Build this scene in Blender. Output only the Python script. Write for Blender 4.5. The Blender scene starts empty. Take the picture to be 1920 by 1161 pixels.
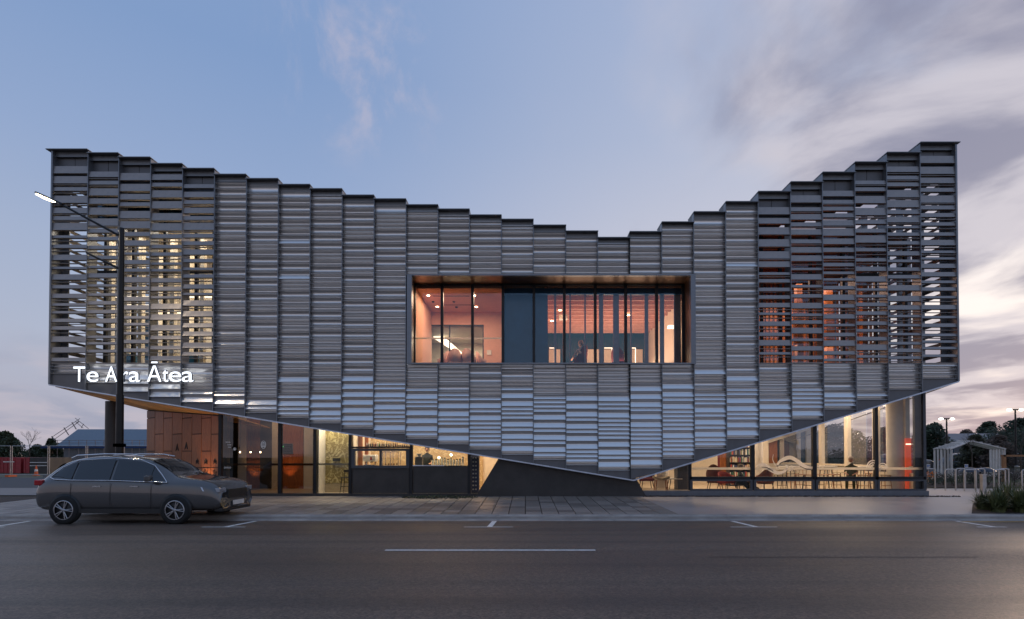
import bpy, math, random
from mathutils import Vector, Matrix
R = math.radians
rnd = random.Random(11)
SC = bpy.context.scene
COL = SC.collection

# ------------------------------------------------------------------ camera
FPX, CX, CY = 1010.0, 985.0, 837.0          # focal length and principal point in photo pixels
TH = math.atan(15.0 / 1010.0)               # slight upward tilt
CAMZ = 1.5
cam_d = bpy.data.cameras.new('camera'); cam = bpy.data.objects.new('camera', cam_d); COL.objects.link(cam)
cam.location = (0, 0, CAMZ); cam.rotation_euler = (R(90) + TH, 0, 0)
cam_d.sensor_width = 36; cam_d.lens = 36 * FPX / 1920
cam_d.shift_x = (960 - CX) / 1920; cam_d.shift_y = (CY - 580.5) / 1920
cam_d.clip_end = 3000; cam_d.clip_start = .1
SC.camera = cam
SC.view_settings.view_transform = 'Standard'; SC.view_settings.look = 'None'
SC.view_settings.exposure = 0; SC.view_settings.gamma = 1
SC.cycles.max_bounces = 8; SC.cycles.transparent_max_bounces = 16
SC.cycles.caustics_reflective = False; SC.cycles.caustics_refractive = False
SC.cycles.sample_clamp_indirect = 4
SC.cycles.use_denoising = True

def P(px, py, Y):
    u, v = px - CX, CY - py
    y = FPX * math.cos(TH) - v * math.sin(TH); z = FPX * math.sin(TH) + v * math.cos(TH)
    t = Y / y
    return (u * t, Y, CAMZ + z * t)
def X(px, Y, py=800): return P(px, py, Y)[0]
def Z(py, Y): return P(CX, py, Y)[2]

# ------------------------------------------------------------------ colour helpers
def lin(h, k=1.0):
    h = h.lstrip('#'); o = []
    for i in (0, 2, 4):
        c = int(h[i:i+2], 16) / 255
        o.append((c / 12.92 if c <= .04045 else ((c + .055) / 1.055) ** 2.4) * k)
    return (o[0], o[1], o[2], 1)

class NT:
    def __init__(s, nt): s.nt = nt; nt.nodes.clear()
    def n(s, t, ins=None, **pr):
        nd = s.nt.nodes.new(t)
        for k, v in pr.items(): setattr(nd, k, v)
        if ins:
            for k, v in ins.items():
                sk = nd.inputs[k]
                if isinstance(v, bpy.types.NodeSocket): s.nt.links.new(v, sk)
                else: sk.default_value = v
        return nd
    def link(s, a, b): s.nt.links.new(a, b)
    def math(s, op, a, b=0.0, c=None, clamp=False):
        ins = {0: a, 1: b}
        if c is not None: ins[2] = c
        return s.n('ShaderNodeMath', ins, operation=op, use_clamp=clamp).outputs[0]
    def mapr(s, v, a, b, c=0.0, d=1.0, smooth=True):
        return s.n('ShaderNodeMapRange', {0: v, 1: a, 2: b, 3: c, 4: d}, interpolation_type='SMOOTHSTEP' if smooth else 'LINEAR').outputs[0]
    def mix(s, f, a, b, mode='MIX'):
        nd = s.nt.nodes.new('ShaderNodeMix'); nd.data_type = 'RGBA'; nd.blend_type = mode
        for i, v in ((0, f), (6, a), (7, b)):
            if isinstance(v, bpy.types.NodeSocket): s.nt.links.new(v, nd.inputs[i])
            else: nd.inputs[i].default_value = v
        return nd.outputs[2]
    def ramp(s, f, stops):
        nd = s.n('ShaderNodeValToRGB', {0: f}); cr = nd.color_ramp
        while len(cr.elements) < len(stops): cr.elements.new(.5)
        for e, (p, c) in zip(cr.elements, stops): e.position = p; e.color = c
        return nd.outputs[0]
    def vdot(s, v, w):
        return s.n('ShaderNodeVectorMath', {0: v, 1: w}, operation='DOT_PRODUCT').outputs['Value']

# ------------------------------------------------------------------ sky at dusk
SUN_EL, SUN_AZ = R(2.0), math.atan2(.74, .66)     # the sun has all but set behind the right end
W = bpy.data.worlds.new('World'); SC.world = W; W.use_nodes = True
t = NT(W.node_tree)
tc = t.n('ShaderNodeTexCoord').outputs['Generated']
sep = t.n('ShaderNodeSeparateXYZ', {0: tc})
dx, dy, dz = sep.outputs
zc = t.math('MAXIMUM', dz, 0.0)
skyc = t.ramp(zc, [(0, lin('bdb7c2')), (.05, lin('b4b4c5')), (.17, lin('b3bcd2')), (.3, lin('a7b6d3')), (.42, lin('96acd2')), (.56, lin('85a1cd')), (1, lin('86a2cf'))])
S = Vector((.72, .66, .20)).normalized()
ds = t.vdot(tc, tuple(S))
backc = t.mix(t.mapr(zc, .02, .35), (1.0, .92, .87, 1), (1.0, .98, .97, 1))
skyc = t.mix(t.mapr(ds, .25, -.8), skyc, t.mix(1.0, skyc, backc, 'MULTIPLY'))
glow = t.mapr(ds, .35, .98, 0, 1)
glowc = t.ramp(zc, [(0, lin('f3e4dc')), (.10, lin('eee2df')), (.22, lin('ebe4e6')), (.36, lin('cccddc')), (.5, lin('b9c2da')), (.8, lin('aab9da'))])
skyc = t.mix(glow, skyc, glowc)
hot = t.mapr(ds, .93, 1.0, 0, .55)
skyc = t.mix(hot, skyc, lin('fff3ea', 1.35))
den = t.math('ADD', zc, .13)
ux = t.math('DIVIDE', dx, den); uy = t.math('DIVIDE', dy, den)
al = t.math('ADD', t.math('MULTIPLY', ux, -.495), t.math('MULTIPLY', uy, .869))
ac = t.math('ADD', t.math('MULTIPLY', ux, .869), t.math('MULTIPLY', uy, .495))
vec = t.n('ShaderNodeCombineXYZ', {0: t.math('MULTIPLY', al, .85), 1: ac, 2: 2.2}).outputs[0]
n1 = t.n('ShaderNodeTexNoise', {'Vector': vec, 'Scale': 1.25, 'Detail': 9.0, 'Roughness': .50, 'Distortion': .35}).outputs[0]
vec2 = t.n('ShaderNodeCombineXYZ', {0: t.math('MULTIPLY', al, .8), 1: ac, 2: 14.6}).outputs[0]
n2 = t.n('ShaderNodeTexNoise', {'Vector': vec2, 'Scale': 1.7, 'Detail': 9.0, 'Roughness': .52, 'Distortion': .4}).outputs[0]
# dense streaks towards the sunset, thin low banks elsewhere
rightw = t.mapr(ds, .62, .9, 0, 1)
loww = t.mapr(dz, .03, .24, 1, 0)
dens = t.math('ADD', n1, t.math('MULTIPLY', rightw, .10))
dens = t.math('ADD', dens, t.math('MULTIPLY', loww, .07))
m = t.mapr(dens, .43, .60, 0, 1)
m = t.math('MULTIPLY', m, t.math('MAXIMUM', rightw, t.math('MULTIPLY', loww, .75)))
shade = t.mapr(n2, .42, .60, 0, 1)
ccR = t.mix(shade, lin('8d8ea6'), lin('d2cdd7'))
ccL = t.mix(shade, lin('a0a5bb'), lin('c8bfca'))
cc = t.mix(t.mapr(ds, .4, .85), ccL, ccR)
skyc = t.mix(t.math('MULTIPLY', m, .9), skyc, cc)
wd = Vector(P(680, 125, 10)) - Vector((0, 0, CAMZ)); wd.normalize()
wm = t.mapr(t.vdot(tc, tuple(wd)), .988, .9992, 0, 1)
n3 = t.n('ShaderNodeTexNoise', {'Vector': t.n('ShaderNodeMapping', {'Vector': tc, 'Scale': (1.6, 1, 1), 'Rotation': (0, R(-35), 0)}).outputs[0], 'Scale': 6.0, 'Detail': 10.0, 'Roughness': .6, 'Distortion': .35}).outputs[0]
wm = t.math('MULTIPLY', wm, t.mapr(n3, .44, .70, 0, .75))
skyc = t.mix(wm, skyc, lin('cbc3d2'))
nish = t.n('ShaderNodeTexSky', sky_type='NISHITA', sun_disc=False, sun_elevation=SUN_EL, sun_rotation=SUN_AZ)
nb = t.mix(1.0, nish.outputs[0], (.12, .12, .12, 1), 'MULTIPLY')
skyc = t.mix(.06, skyc, nb)
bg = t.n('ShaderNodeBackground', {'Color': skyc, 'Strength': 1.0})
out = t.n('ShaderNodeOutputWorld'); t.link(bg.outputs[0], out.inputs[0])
W.cycles.sampling_method = 'MANUAL'; W.cycles.sample_map_resolution = 1024

sd = bpy.data.lights.new('sun', 'SUN'); sun = bpy.data.objects.new('sun', sd); COL.objects.link(sun)
sd.energy = .6; sd.angle = R(12); sd.color = (1, .72, .52)
sun.rotation_euler = (R(90) - R(5), 0, -SUN_AZ + R(180)) ; sun.location = (30, 30, 30)

# ------------------------------------------------------------------ materials
def mat(name, col, rough=.6, metal=0.0, var=.12, scale=6.0, bump=0.0, bscale=40.0, emit=None, estr=0.0, spec=.5, stretch=(1, 1, 1), col2=None, coat=0.0):
    m = bpy.data.materials.new(name); m.use_nodes = True
    t = NT(m.node_tree)
    c = lin(col) if isinstance(col, str) else (*col, 1)
    tc = t.n('ShaderNodeTexCoord').outputs['Object']
    mp = t.n('ShaderNodeMapping', {'Vector': tc, 'Scale': stretch}).outputs[0]
    nz = t.n('ShaderNodeTexNoise', {'Vector': mp, 'Scale': scale, 'Detail': 5.0, 'Roughness': .6}).outputs[0]
    lo = tuple(max(0, x * (1 - var)) for x in c[:3]) + (1,)
    hi = tuple(min(1, x * (1 + var)) for x in c[:3]) + (1,)
    if col2: hi = lin(col2) if isinstance(col2, str) else (*col2, 1)
    base = t.mix(t.mapr(nz, .3, .7), lo, hi)
    p = t.n('ShaderNodeBsdfPrincipled', {'Base Color': base, 'Roughness': rough, 'Metallic': metal, 'Specular IOR Level': spec, 'Coat Weight': coat})
    if rough > .15:
        t.link(t.mapr(nz, .3, .7, max(.02, rough - .07), min(1, rough + .07)), p.inputs['Roughness'])
    if bump:
        n2 = t.n('ShaderNodeTexNoise', {'Vector': mp, 'Scale': bscale, 'Detail': 6.0}).outputs[0]
        b = t.n('ShaderNodeBump', {'Height': n2, 'Strength': bump, 'Distance': .02})
        t.link(b.outputs[0], p.inputs['Normal'])
    if emit:
        p.inputs['Emission Color'].default_value = lin(emit) if isinstance(emit, str) else (*emit, 1)
        p.inputs['Emission Strength'].default_value = estr
    o = t.n('ShaderNodeOutputMaterial'); t.link(p.outputs[0], o.inputs[0])
    return m

def glass_mat(name, tint, refl=1.0, base=.05, rc=(.95, .97, 1)):
    m = bpy.data.materials.new(name); m.use_nodes = True
    t = NT(m.node_tree)
    tr = t.n('ShaderNodeBsdfTransparent', {'Color': (*tint, 1)})
    gl = t.n('ShaderNodeBsdfGlossy', {'Color': (*rc, 1), 'Roughness': .004})
    fr = t.n('ShaderNodeFresnel', {'IOR': 1.5}).outputs[0]
    f = t.math('ADD', t.math('MULTIPLY', fr, 1.7 * refl), base, clamp=True)
    mx = t.n('ShaderNodeMixShader', {0: f, 1: tr.outputs[0], 2: gl.outputs[0]})
    o = t.n('ShaderNodeOutputMaterial'); t.link(mx.outputs[0], o.inputs[0])
    return m

M = {}
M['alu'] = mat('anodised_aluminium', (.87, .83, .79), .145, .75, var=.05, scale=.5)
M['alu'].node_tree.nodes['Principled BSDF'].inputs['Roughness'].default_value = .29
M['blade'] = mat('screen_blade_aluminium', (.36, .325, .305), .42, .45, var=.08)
M['fin'] = mat('fin_aluminium', (.22, .23, .25), .4, .6, var=.1)
M['panel'] = mat('fascia_panel', (.16, .155, .158), .5, .4, var=.12, scale=1.5)
M['trim'] = mat('edge_trim', (.62, .66, .74), .4, .6)
M['cap'] = mat('parapet_cap_metal', (.22, .225, .235), .45, .6)
M['backing'] = mat('dark_backing', (.03, .03, .032), .7)
M['bronze'] = mat('bronze_reveal', (.13, .075, .045), .35, .6)
M['black'] = mat('black_frame', (.012, .013, .016), .4, .2)
M['frame'] = mat('grey_frame', (.075, .08, .09), .45, .3)
M['steelcol'] = mat('dark_column', (.045, .04, .037), .45, .2)
def wood_mat(name, c1, c2, rough=.45, vert=True, sc=5):
    m = bpy.data.materials.new(name); m.use_nodes = True
    t = NT(m.node_tree)
    oi = t.n('ShaderNodeObjectInfo').outputs['Random']
    tc = t.n('ShaderNodeTexCoord').outputs['Object']
    ad = t.n('ShaderNodeVectorMath', {0: tc, 1: t.n('ShaderNodeCombineXYZ', {0: t.math('MULTIPLY', oi, 37.0), 1: 0.0, 2: t.math('MULTIPLY', oi, 11.0)}).outputs[0]}, operation='ADD').outputs[0]
    mp = t.n('ShaderNodeMapping', {'Vector': ad, 'Scale': (9, 9, .7) if vert else (.7, 9, 9)}).outputs[0]
    nz = t.n('ShaderNodeTexNoise', {'Vector': mp, 'Scale': sc, 'Detail': 7.0, 'Roughness': .65, 'Distortion': .6}).outputs[0]
    base = t.mix(t.mapr(nz, .3, .72), lin(c1), lin(c2))
    v = t.math('ADD', t.math('MULTIPLY', oi, .5), .75)
    base = t.mix(1.0, base, t.n('ShaderNodeCombineXYZ', {0: v, 1: v, 2: v}).outputs[0], 'MULTIPLY')
    p = t.n('ShaderNodeBsdfPrincipled', {'Base Color': base, 'Roughness': rough})
    b = t.n('ShaderNodeBump', {'Height': nz, 'Strength': .15, 'Distance': .01}); t.link(b.outputs[0], p.inputs['Normal'])
    o = t.n('ShaderNodeOutputMaterial'); t.link(p.outputs[0], o.inputs[0])
    return m
M['timber'] = wood_mat('timber_cladding', '7e4826', 'ad6c3e')
M['batten'] = wood_mat('timber_batten', '93502a', 'c07a44')
M['soffitwood'] = wood_mat('soffit_timber', 'b98a58', 'e0b67e', vert=False)
M['oak'] = wood_mat('oak_furniture', '8a5a34', 'b98352')
M['greywood'] = wood_mat('weathered_timber', 'c2b8b0', 'ece2d8', .8)
M['bark'] = mat('bark', (.09, .07, .055), .9, bump=.6, bscale=20)
M['white'] = mat('white_paint', (.78, .74, .68), .6, var=.04)
M['cream'] = mat('cream_plaster', (.72, .64, .52), .6, var=.05)
M['salmon'] = mat('salmon_ceiling', (.68, .37, .27), .7, var=.05)
M['mauve'] = mat('mauve_fabric', (.55, .33, .27), .9, var=.1)
M['red'] = mat('red_fabric', (.45, .05, .03), .85, var=.12)
M['darkred'] = mat('dark_red_fabric', (.16, .02, .03), .85)
M['brownfab'] = mat('brown_fabric', (.18, .06, .035), .85)
M['beigefab'] = mat('beige_fabric', (.42, .36, .24), .85)
M['floor'] = mat('pale_floor', (.5, .40, .28), .35, var=.06)
M['dkfloor'] = mat('dark_floor', (.10, .085, .075), .35, var=.1)
M['navy'] = mat('navy_panel', (.010, .095, .19), .2, .0, var=.25, scale=.8)
M['nightglass'] = mat('dark_back_glass', (.02, .075, .125), .15)
M['strip'] = mat('blind_strip', (.34, .29, .30), .45, .3)
M['charcoal'] = mat('charcoal_wall', (.046, .040, .036), .55, var=.25, scale=2, bump=.15)
M['plinth'] = mat('grey_plinth', (.16, .16, .17), .7, var=.12)
M['chrome'] = mat('chrome', (.7, .7, .72), .15, 1.0)
M['galv'] = mat('galvanised_steel', (.48, .46, .45), .35, .85)
M['lampblack'] = mat('black_pole', (.012, .011, .011), .35, .3)
M['rubber'] = mat('tyre_rubber', (.015, .015, .015), .85)
M['rim'] = mat('alloy_rim', (.4, .4, .41), .3, .9)
M['suvpaint'] = mat('dark_grey_car_paint', (.11, .105, .104), .14, .4, var=.01, coat=.8)
M['bluepaint'] = mat('blue_car_paint', (.03, .07, .13), .3, .4, var=.05, coat=.7)
M['whitepaint'] = mat('white_car_paint', (.6, .6, .6), .3, 0, var=.05, coat=.7)
M['carglass'] = mat('tinted_car_glass', (.012, .013, .015), .03, .0, var=.02, spec=.9)
M['tail'] = mat('red_lamp_lens', (.4, .012, .02), .15)
M['head'] = mat('headlamp_lens', (.55, .55, .58), .1, .5)
M['plastic'] = mat('black_plastic', (.02, .02, .02), .5)
M['lit'] = mat('lit_letter_face', (.9, .92, .95), .4, emit=(.86, .92, 1.0), estr=1.7, var=.0)
M['litside'] = mat('letter_return', (.25, .28, .33), .4)
M['bulb'] = mat('lamp_lit', (1, .9, .7), .4, emit=(1, .74, .42), estr=30, var=0)
M['tube'] = mat('linear_light', (1, .95, .85), .4, emit=(1, .82, .6), estr=2.2, var=0)
M['street'] = mat('street_lamp_lit', (1, .95, .8), .4, emit=(1, .80, .5), estr=14, var=0)
M['farlamp'] = mat('car_park_lamp_lit', (1, .95, .8), .4, emit=(1, .9, .78), estr=12, var=0)
M['green_led'] = mat('green_led', (.1, .8, .2), .4, emit=(.15, 1, .3), estr=3, var=0)
M['leaf'] = mat('dark_foliage', (.028, .042, .018), .7, var=.5, scale=1.0)
M['leaf2'] = mat('olive_foliage', (.05, .05, .022), .7, var=.5, scale=1.0)
M['leaf3'] = mat('brown_foliage', (.07, .045, .03), .7, var=.5, scale=1.0)
M['strap'] = mat('strap_leaf', (.07, .10, .03), .5, var=.5, scale=3, col2=(.19, .21, .08))
M['flower'] = mat('pale_flower', (.5, .45, .42), .7)
M['orangefl'] = mat('orange_flower', (.8, .22, .02), .7)
M['paving'] = mat('paving', (.17, .15, .14), .55, var=.22, scale=3, bump=.2, bscale=60)
M['concrete'] = mat('path_concrete', (.36, .32, .30), .42, var=.12, scale=1.2, bump=.12, bscale=30)
M['kerb'] = mat('kerb_concrete', (.36, .325, .295), .75, var=.2, scale=2, bump=.3, bscale=50)
M['paint'] = mat('road_paint', (.8, .78, .74), .6, var=.18, scale=14)
M['yellow'] = mat('yellow_road_paint', (.6, .36, .06), .6, var=.2, scale=14)
M['mulch'] = mat('bark_mulch', (.07, .05, .038), .95, var=.4, scale=20, bump=.8)
M['earth'] = mat('dry_grass_ground', (.11, .10, .06), .95, var=.35, scale=.5, bump=.4, bscale=12)
M['darkpath'] = mat('far_asphalt', (.055, .055, .058), .8)
M['skin'] = mat('skin', (.45, .24, .16), .6)
M['hairgrey'] = mat('blonde_grey_hair', (.42, .33, .25), .7, var=.3, scale=30)
M['hairdark'] = mat('dark_hair', (.04, .025, .02), .6)
M['clothdark'] = mat('dark_cloth', (.02, .025, .022), .9)
M['clothwhite'] = mat('white_cloth', (.7, .66, .6), .9)
M['shirt'] = mat('olive_shirt', (.06, .07, .04), .9)
M['container'] = mat('red_container', (.33, .03, .035), .5, var=.2)
M['orangecone'] = mat('cone_orange', (.7, .12, .02), .6)
M['scaff'] = mat('scaffold_tube', (.3, .24, .22), .5, .5)
M['bluecloth'] = mat('blue_banner', (.015, .04, .12), .7)
M['rooftin'] = mat('blue_grey_roof', (.09, .13, .17), .45, .3)
M['roofgrey'] = mat('grey_roof', (.10, .125, .16), .5, .2)
M['wallhouse'] = mat('house_wall', (.25, .24, .24), .8)
M['fencewood'] = mat('paling_fence', (.12, .10, .09), .9, var=.3)
M['bluesign'] = mat('blue_sign', (.05, .15, .45), .5)
def film_mat():
    m = bpy.data.materials.new('frosted_film'); m.use_nodes = True
    t = NT(m.node_tree)
    a = t.n('ShaderNodeBsdfDiffuse', {'Color': (.8, .76, .7, 1)}); b = t.n('ShaderNodeBsdfTranslucent', {'Color': (.9, .85, .78, 1)})
    x = t.n('ShaderNodeMixShader', {0: .65, 1: a.outputs[0], 2: b.outputs[0]})
    o = t.n('ShaderNodeOutputMaterial'); t.link(x.outputs[0], o.inputs[0]); return m
M['etch'] = film_mat()
M['board'] = mat('menu_board', (.22, .26, .25), .5)
M['winebl'] = mat('wine_rack_blue', (.02, .03, .08), .5)
M['bottle_g'] = mat('green_bottle', (.05, .25, .06), .1)
M['bottle_d'] = mat('dark_bottle', (.01, .02, .025), .1)
M['bottle_r'] = mat('red_bottle', (.25, .02, .02), .1)
M['bottle_a'] = mat('amber_bottle', (.3, .13, .03), .1)
M['bottle_w'] = mat('clear_bottle', (.5, .5, .46), .1)
M['glass'] = glass_mat('window_glass', (.90, .90, .88), .55, .02)
M['glassblue'] = glass_mat('upper_window_glass', (.84, .86, .87), .85, .045, (.45, .68, .9))
M['glassside'] = glass_mat('end_wall_glass', (.95, .95, .93), .12, 0.0)
M['glassdark'] = glass_mat('smoked_glass', (.40, .38, .36), .8, .03)
BOOKM = [mat('book_cover_%s' % n, c, .6) for n, c in (('cream', (.6, .55, .45)), ('red', (.4, .06, .04)), ('navy', (.04, .06, .15)), ('green', (.05, .14, .08)), ('tan', (.4, .25, .12)), ('white', (.7, .68, .63)), ('black', (.03, .03, .03)))]

def wallpaper(nm='leaf_wallpaper', cols=('8a7b4c', 'b3a674', '95875a', 'd3c998')):
    m = bpy.data.materials.new(nm); m.use_nodes = True
    t = NT(m.node_tree)
    tc = t.n('ShaderNodeTexCoord').outputs['Object']
    wv = t.n('ShaderNodeTexNoise', {'Vector': tc, 'Scale': 1.6, 'Detail': 2.0}).outputs[1]
    v = t.n('ShaderNodeMixRGB', {0: .45, 1: tc, 2: wv}).outputs[0]
    w1 = t.n('ShaderNodeTexWave', {'Vector': v, 'Scale': 3.0, 'Distortion': 14.0, 'Detail': 4.0, 'Detail Scale': 2.4}, wave_type='RINGS').outputs[1]
    w2 = t.n('ShaderNodeTexNoise', {'Vector': tc, 'Scale': 5.0, 'Detail': 4.0, 'Distortion': 2.0}).outputs[0]
    c = t.mix(t.mapr(w1, .45, .8), lin(cols[0]), lin(cols[1]))
    c = t.mix(t.mapr(w2, .5, .62), c, lin(cols[2]))
    c = t.mix(t.mapr(t.math('MULTIPLY', w1, w2), .46, .58), c, lin(cols[3]))
    p = t.n('ShaderNodeBsdfPrincipled', {'Base Color': c, 'Roughness': .7})
    o = t.n('ShaderNodeOutputMaterial'); t.link(p.outputs[0], o.inputs[0])
    return m
M['wallpaper'] = wallpaper(); M['wallpaper_pale'] = wallpaper('pale_leaf_wallpaper', ('b59a72', 'c9b087', 'bda47c', 'dcc9a2'))

def asphalt():
    m = bpy.data.materials.new('asphalt'); m.use_nodes = True
    t = NT(m.node_tree)
    tc = t.n('ShaderNodeTexCoord').outputs['Object']
    big = t.n('ShaderNodeTexNoise', {'Vector': t.n('ShaderNodeMapping', {'Vector': tc, 'Scale': (.08, .7, 1)}).outputs[0], 'Scale': 1.0, 'Detail': 5.0}).outputs[0]
    fine = t.n('ShaderNodeTexNoise', {'Vector': tc, 'Scale': 34.0, 'Detail': 6.0, 'Roughness': .85}).outputs[0]
    vor = t.n('ShaderNodeTexVoronoi', {'Vector': tc, 'Scale': 150.0}).outputs[0]
    c = t.mix(t.mapr(big, .35, .65), (.115, .078, .055, 1), (.165, .117, .085, 1))
    c = t.mix(t.math('MULTIPLY', t.mapr(fine, .52, .68), .75), c, (.13, .12, .11, 1))
    c = t.mix(t.math('MULTIPLY', t.mapr(fine, .47, .34), .8), c, (.022, .02, .02, 1))
    mid = t.n('ShaderNodeTexNoise', {'Vector': tc, 'Scale': 14.0, 'Detail': 6.0, 'Roughness': .75}).outputs[0]
    c = t.mix(t.mapr(mid, .38, .62, 0, .35), c, (.045, .036, .030, 1))
    trk = t.n('ShaderNodeTexNoise', {'Vector': t.n('ShaderNodeMapping', {'Vector': tc, 'Scale': (.03, 1.6, 1)}).outputs[0], 'Scale': 1.0, 'Detail': 3.0}).outputs[0]
    c = t.mix(t.mapr(trk, .48, .62, 0, .45), c, (.05, .040, .034, 1))
    vs_ = t.n('ShaderNodeTexVoronoi', {'Vector': tc, 'Scale': 42.0}).outputs[1]
    vv = t.mapr(t.n('ShaderNodeSeparateXYZ', {0: vs_}).outputs[0], 0, 1, .62, 1.38, False)
    c = t.mix(1.0, c, t.n('ShaderNodeCombineXYZ', {0: vv, 1: vv, 2: vv}).outputs[0], 'MULTIPLY')
    p = t.n('ShaderNodeBsdfPrincipled', {'Base Color': c, 'Roughness': t.mapr(big, .3, .7, .40, .58)})
    b = t.n('ShaderNodeBump', {'Height': vor, 'Strength': .35, 'Distance': .008}); t.link(b.outputs[0], p.inputs['Normal'])
    o = t.n('ShaderNodeOutputMaterial'); t.link(p.outputs[0], o.inputs[0])
    return m
M['asphalt'] = asphalt()

# ------------------------------------------------------------------ mesh helpers
class MB:
    def __init__(s): s.v = []; s.f = []; s.sm = []
    def add(s, vs, fs, smooth=False):
        o = len(s.v); s.v += [tuple(p) for p in vs]
        for f in fs: s.f.append([o + i for i in f]); s.sm.append(smooth)
        return s
    def box(s, x0, x1, y0, y1, z0, z1):
        return s.add([(x0, y0, z0), (x1, y0, z0), (x1, y1, z0), (x0, y1, z0), (x0, y0, z1), (x1, y0, z1), (x1, y1, z1), (x0, y1, z1)],
                     [(3, 2, 1, 0), (4, 5, 6, 7), (0, 1, 5, 4), (1, 2, 6, 5), (2, 3, 7, 6), (3, 0, 4, 7)])
    def quad(s, *p): return s.add(p, [tuple(range(len(p)))])
    def prism(s, poly, y0, y1):          # poly in x, z
        n = len(poly)
        vs = [(x, y0, z) for x, z in poly] + [(x, y1, z) for x, z in poly]
        fs = [tuple(range(n)), tuple(reversed(range(n, 2 * n)))] + [((i + 1) % n, i, n + i, n + (i + 1) % n) for i in range(n)]
        return s.add(vs, fs)
    def tube(s, p0, p1, r0, r1=None, n=8, cap=True):
        r1 = r0 if r1 is None else r1
        p0, p1 = Vector(p0), Vector(p1); d = (p1 - p0)
        if d.length < 1e-6: return s
        d.normalize(); a = d.orthogonal().normalized(); b = d.cross(a)
        vs = []
        for p, r in ((p0, r0), (p1, r1)):
            for i in range(n):
                q = 2 * math.pi * i / n; vs.append(p + a * (math.cos(q) * r) + b * (math.sin(q) * r))
        s.add(vs, [(i, (i + 1) % n, n + (i + 1) % n, n + i) for i in range(n)], True)
        if cap: s.add(vs, [tuple(reversed(range(n))), tuple(range(n, 2 * n))])
        return s
    def path(s, pts, r, n=8):
        rs = r if isinstance(r, (list, tuple)) else [r] * len(pts)
        for i in range(len(pts) - 1): s.tube(pts[i], pts[i + 1], rs[i], rs[i + 1], n)
        return s
    def lathe(s, c, prof, n=16, axis='z'):
        vs = []
        for r, h in prof:
            for i in range(n):
                q = 2 * math.pi * i / n; a, b = math.cos(q) * r, math.sin(q) * r
                vs.append((c[0] + a, c[1] + b, c[2] + h) if axis == 'z' else (c[0] + a, c[1] + h, c[2] + b))
        fs = []
        for k in range(len(prof) - 1):
            for i in range(n):
                j = (i + 1) % n; f = (k * n + i, k * n + j, (k + 1) * n + j, (k + 1) * n + i)
                fs.append(f if axis == 'z' else f[::-1])
        return s.add(vs, fs, True)
    def ball(s, c, r, n=10, m=7, sq=(1, 1, 1)):
        prof = [(max(1e-4, math.sin(math.pi * k / m)), -math.cos(math.pi * k / m)) for k in range(m + 1)]
        o = len(s.v); s.lathe((0, 0, 0), prof, n)
        for i in range(o, len(s.v)):
            x, y, z = s.v[i]; s.v[i] = (c[0] + x * r * sq[0], c[1] + y * r * sq[1], c[2] + z * r * sq[2])
        return s
    def mesh(s, name, m):
        me = bpy.data.meshes.new(name); me.from_pydata(s.v, [], s.f); me.validate(verbose=False)
        if len(me.polygons) == len(s.sm): me.polygons.foreach_set('use_smooth', s.sm)
        me.materials.append(M[m] if isinstance(m, str) else m); me.update()
        return me
    def build(s, name, m, parent=None, bevel=0, **pr):
        return link(name, s.mesh(name, m), parent, bevel=bevel, **pr)

def link(name, me, parent=None, loc=(0, 0, 0), bevel=0, **pr):
    o = bpy.data.objects.new(name, me); COL.objects.link(o); o.location = loc
    if parent is not None:
        o.parent = parent
        if parent.location.length > 0 and loc == (0, 0, 0) and not pr.pop('local', False):
            o.location = (-parent.location[0], -parent.location[1], -parent.location[2])
    pr.pop('local', None)
    if bevel:
        b = o.modifiers.new('bevel', 'BEVEL'); b.width = bevel; b.segments = 2; b.limit_method = 'ANGLE'
    for k, v in pr.items(): o[k] = v
    return o
def empty(name, label, cat, loc=(0, 0, 0), group=None, rz=0):
    o = bpy.data.objects.new(name, None); COL.objects.link(o); o.location = loc; o.rotation_euler = (0, 0, rz); o.empty_display_size = .2
    o['label'] = label; o['category'] = cat
    if group: o['group'] = group
    return o
def tag(o, label, cat, group=None):
    o['label'] = label; o['category'] = cat
    if group: o['group'] = group
    return o
def copy_tree(o, parent=None):
    c = o.copy(); COL.objects.link(c); c.parent = parent
    for ch in o.children: copy_tree(ch, c)
    return c
def struct(o): o['kind'] = 'structure'; return o
def area(name, loc, sx, sy, e, col=(1, .72, .45), rot=(0, 0, 0), parent=None, spread=None):
    l = bpy.data.lights.new(name, 'AREA'); l.shape = 'RECTANGLE'; l.size = sx; l.size_y = sy; l.energy = e; l.color = col
    if spread: l.spread = spread
    o = bpy.data.objects.new(name, l); COL.objects.link(o); o.location = loc; o.rotation_euler = rot
    return o
def spot(name, loc, tgt, e, ang=60, col=(1, .55, .25), r=.05):
    l = bpy.data.lights.new(name, 'SPOT'); l.energy = e; l.spot_size = R(ang); l.spot_blend = .8; l.color = col; l.shadow_soft_size = r
    o = bpy.data.objects.new(name, l); COL.objects.link(o); o.location = loc
    o.rotation_euler = (Vector(tgt) - Vector(loc)).to_track_quat('-Z', 'Y').to_euler()
    return o

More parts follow.
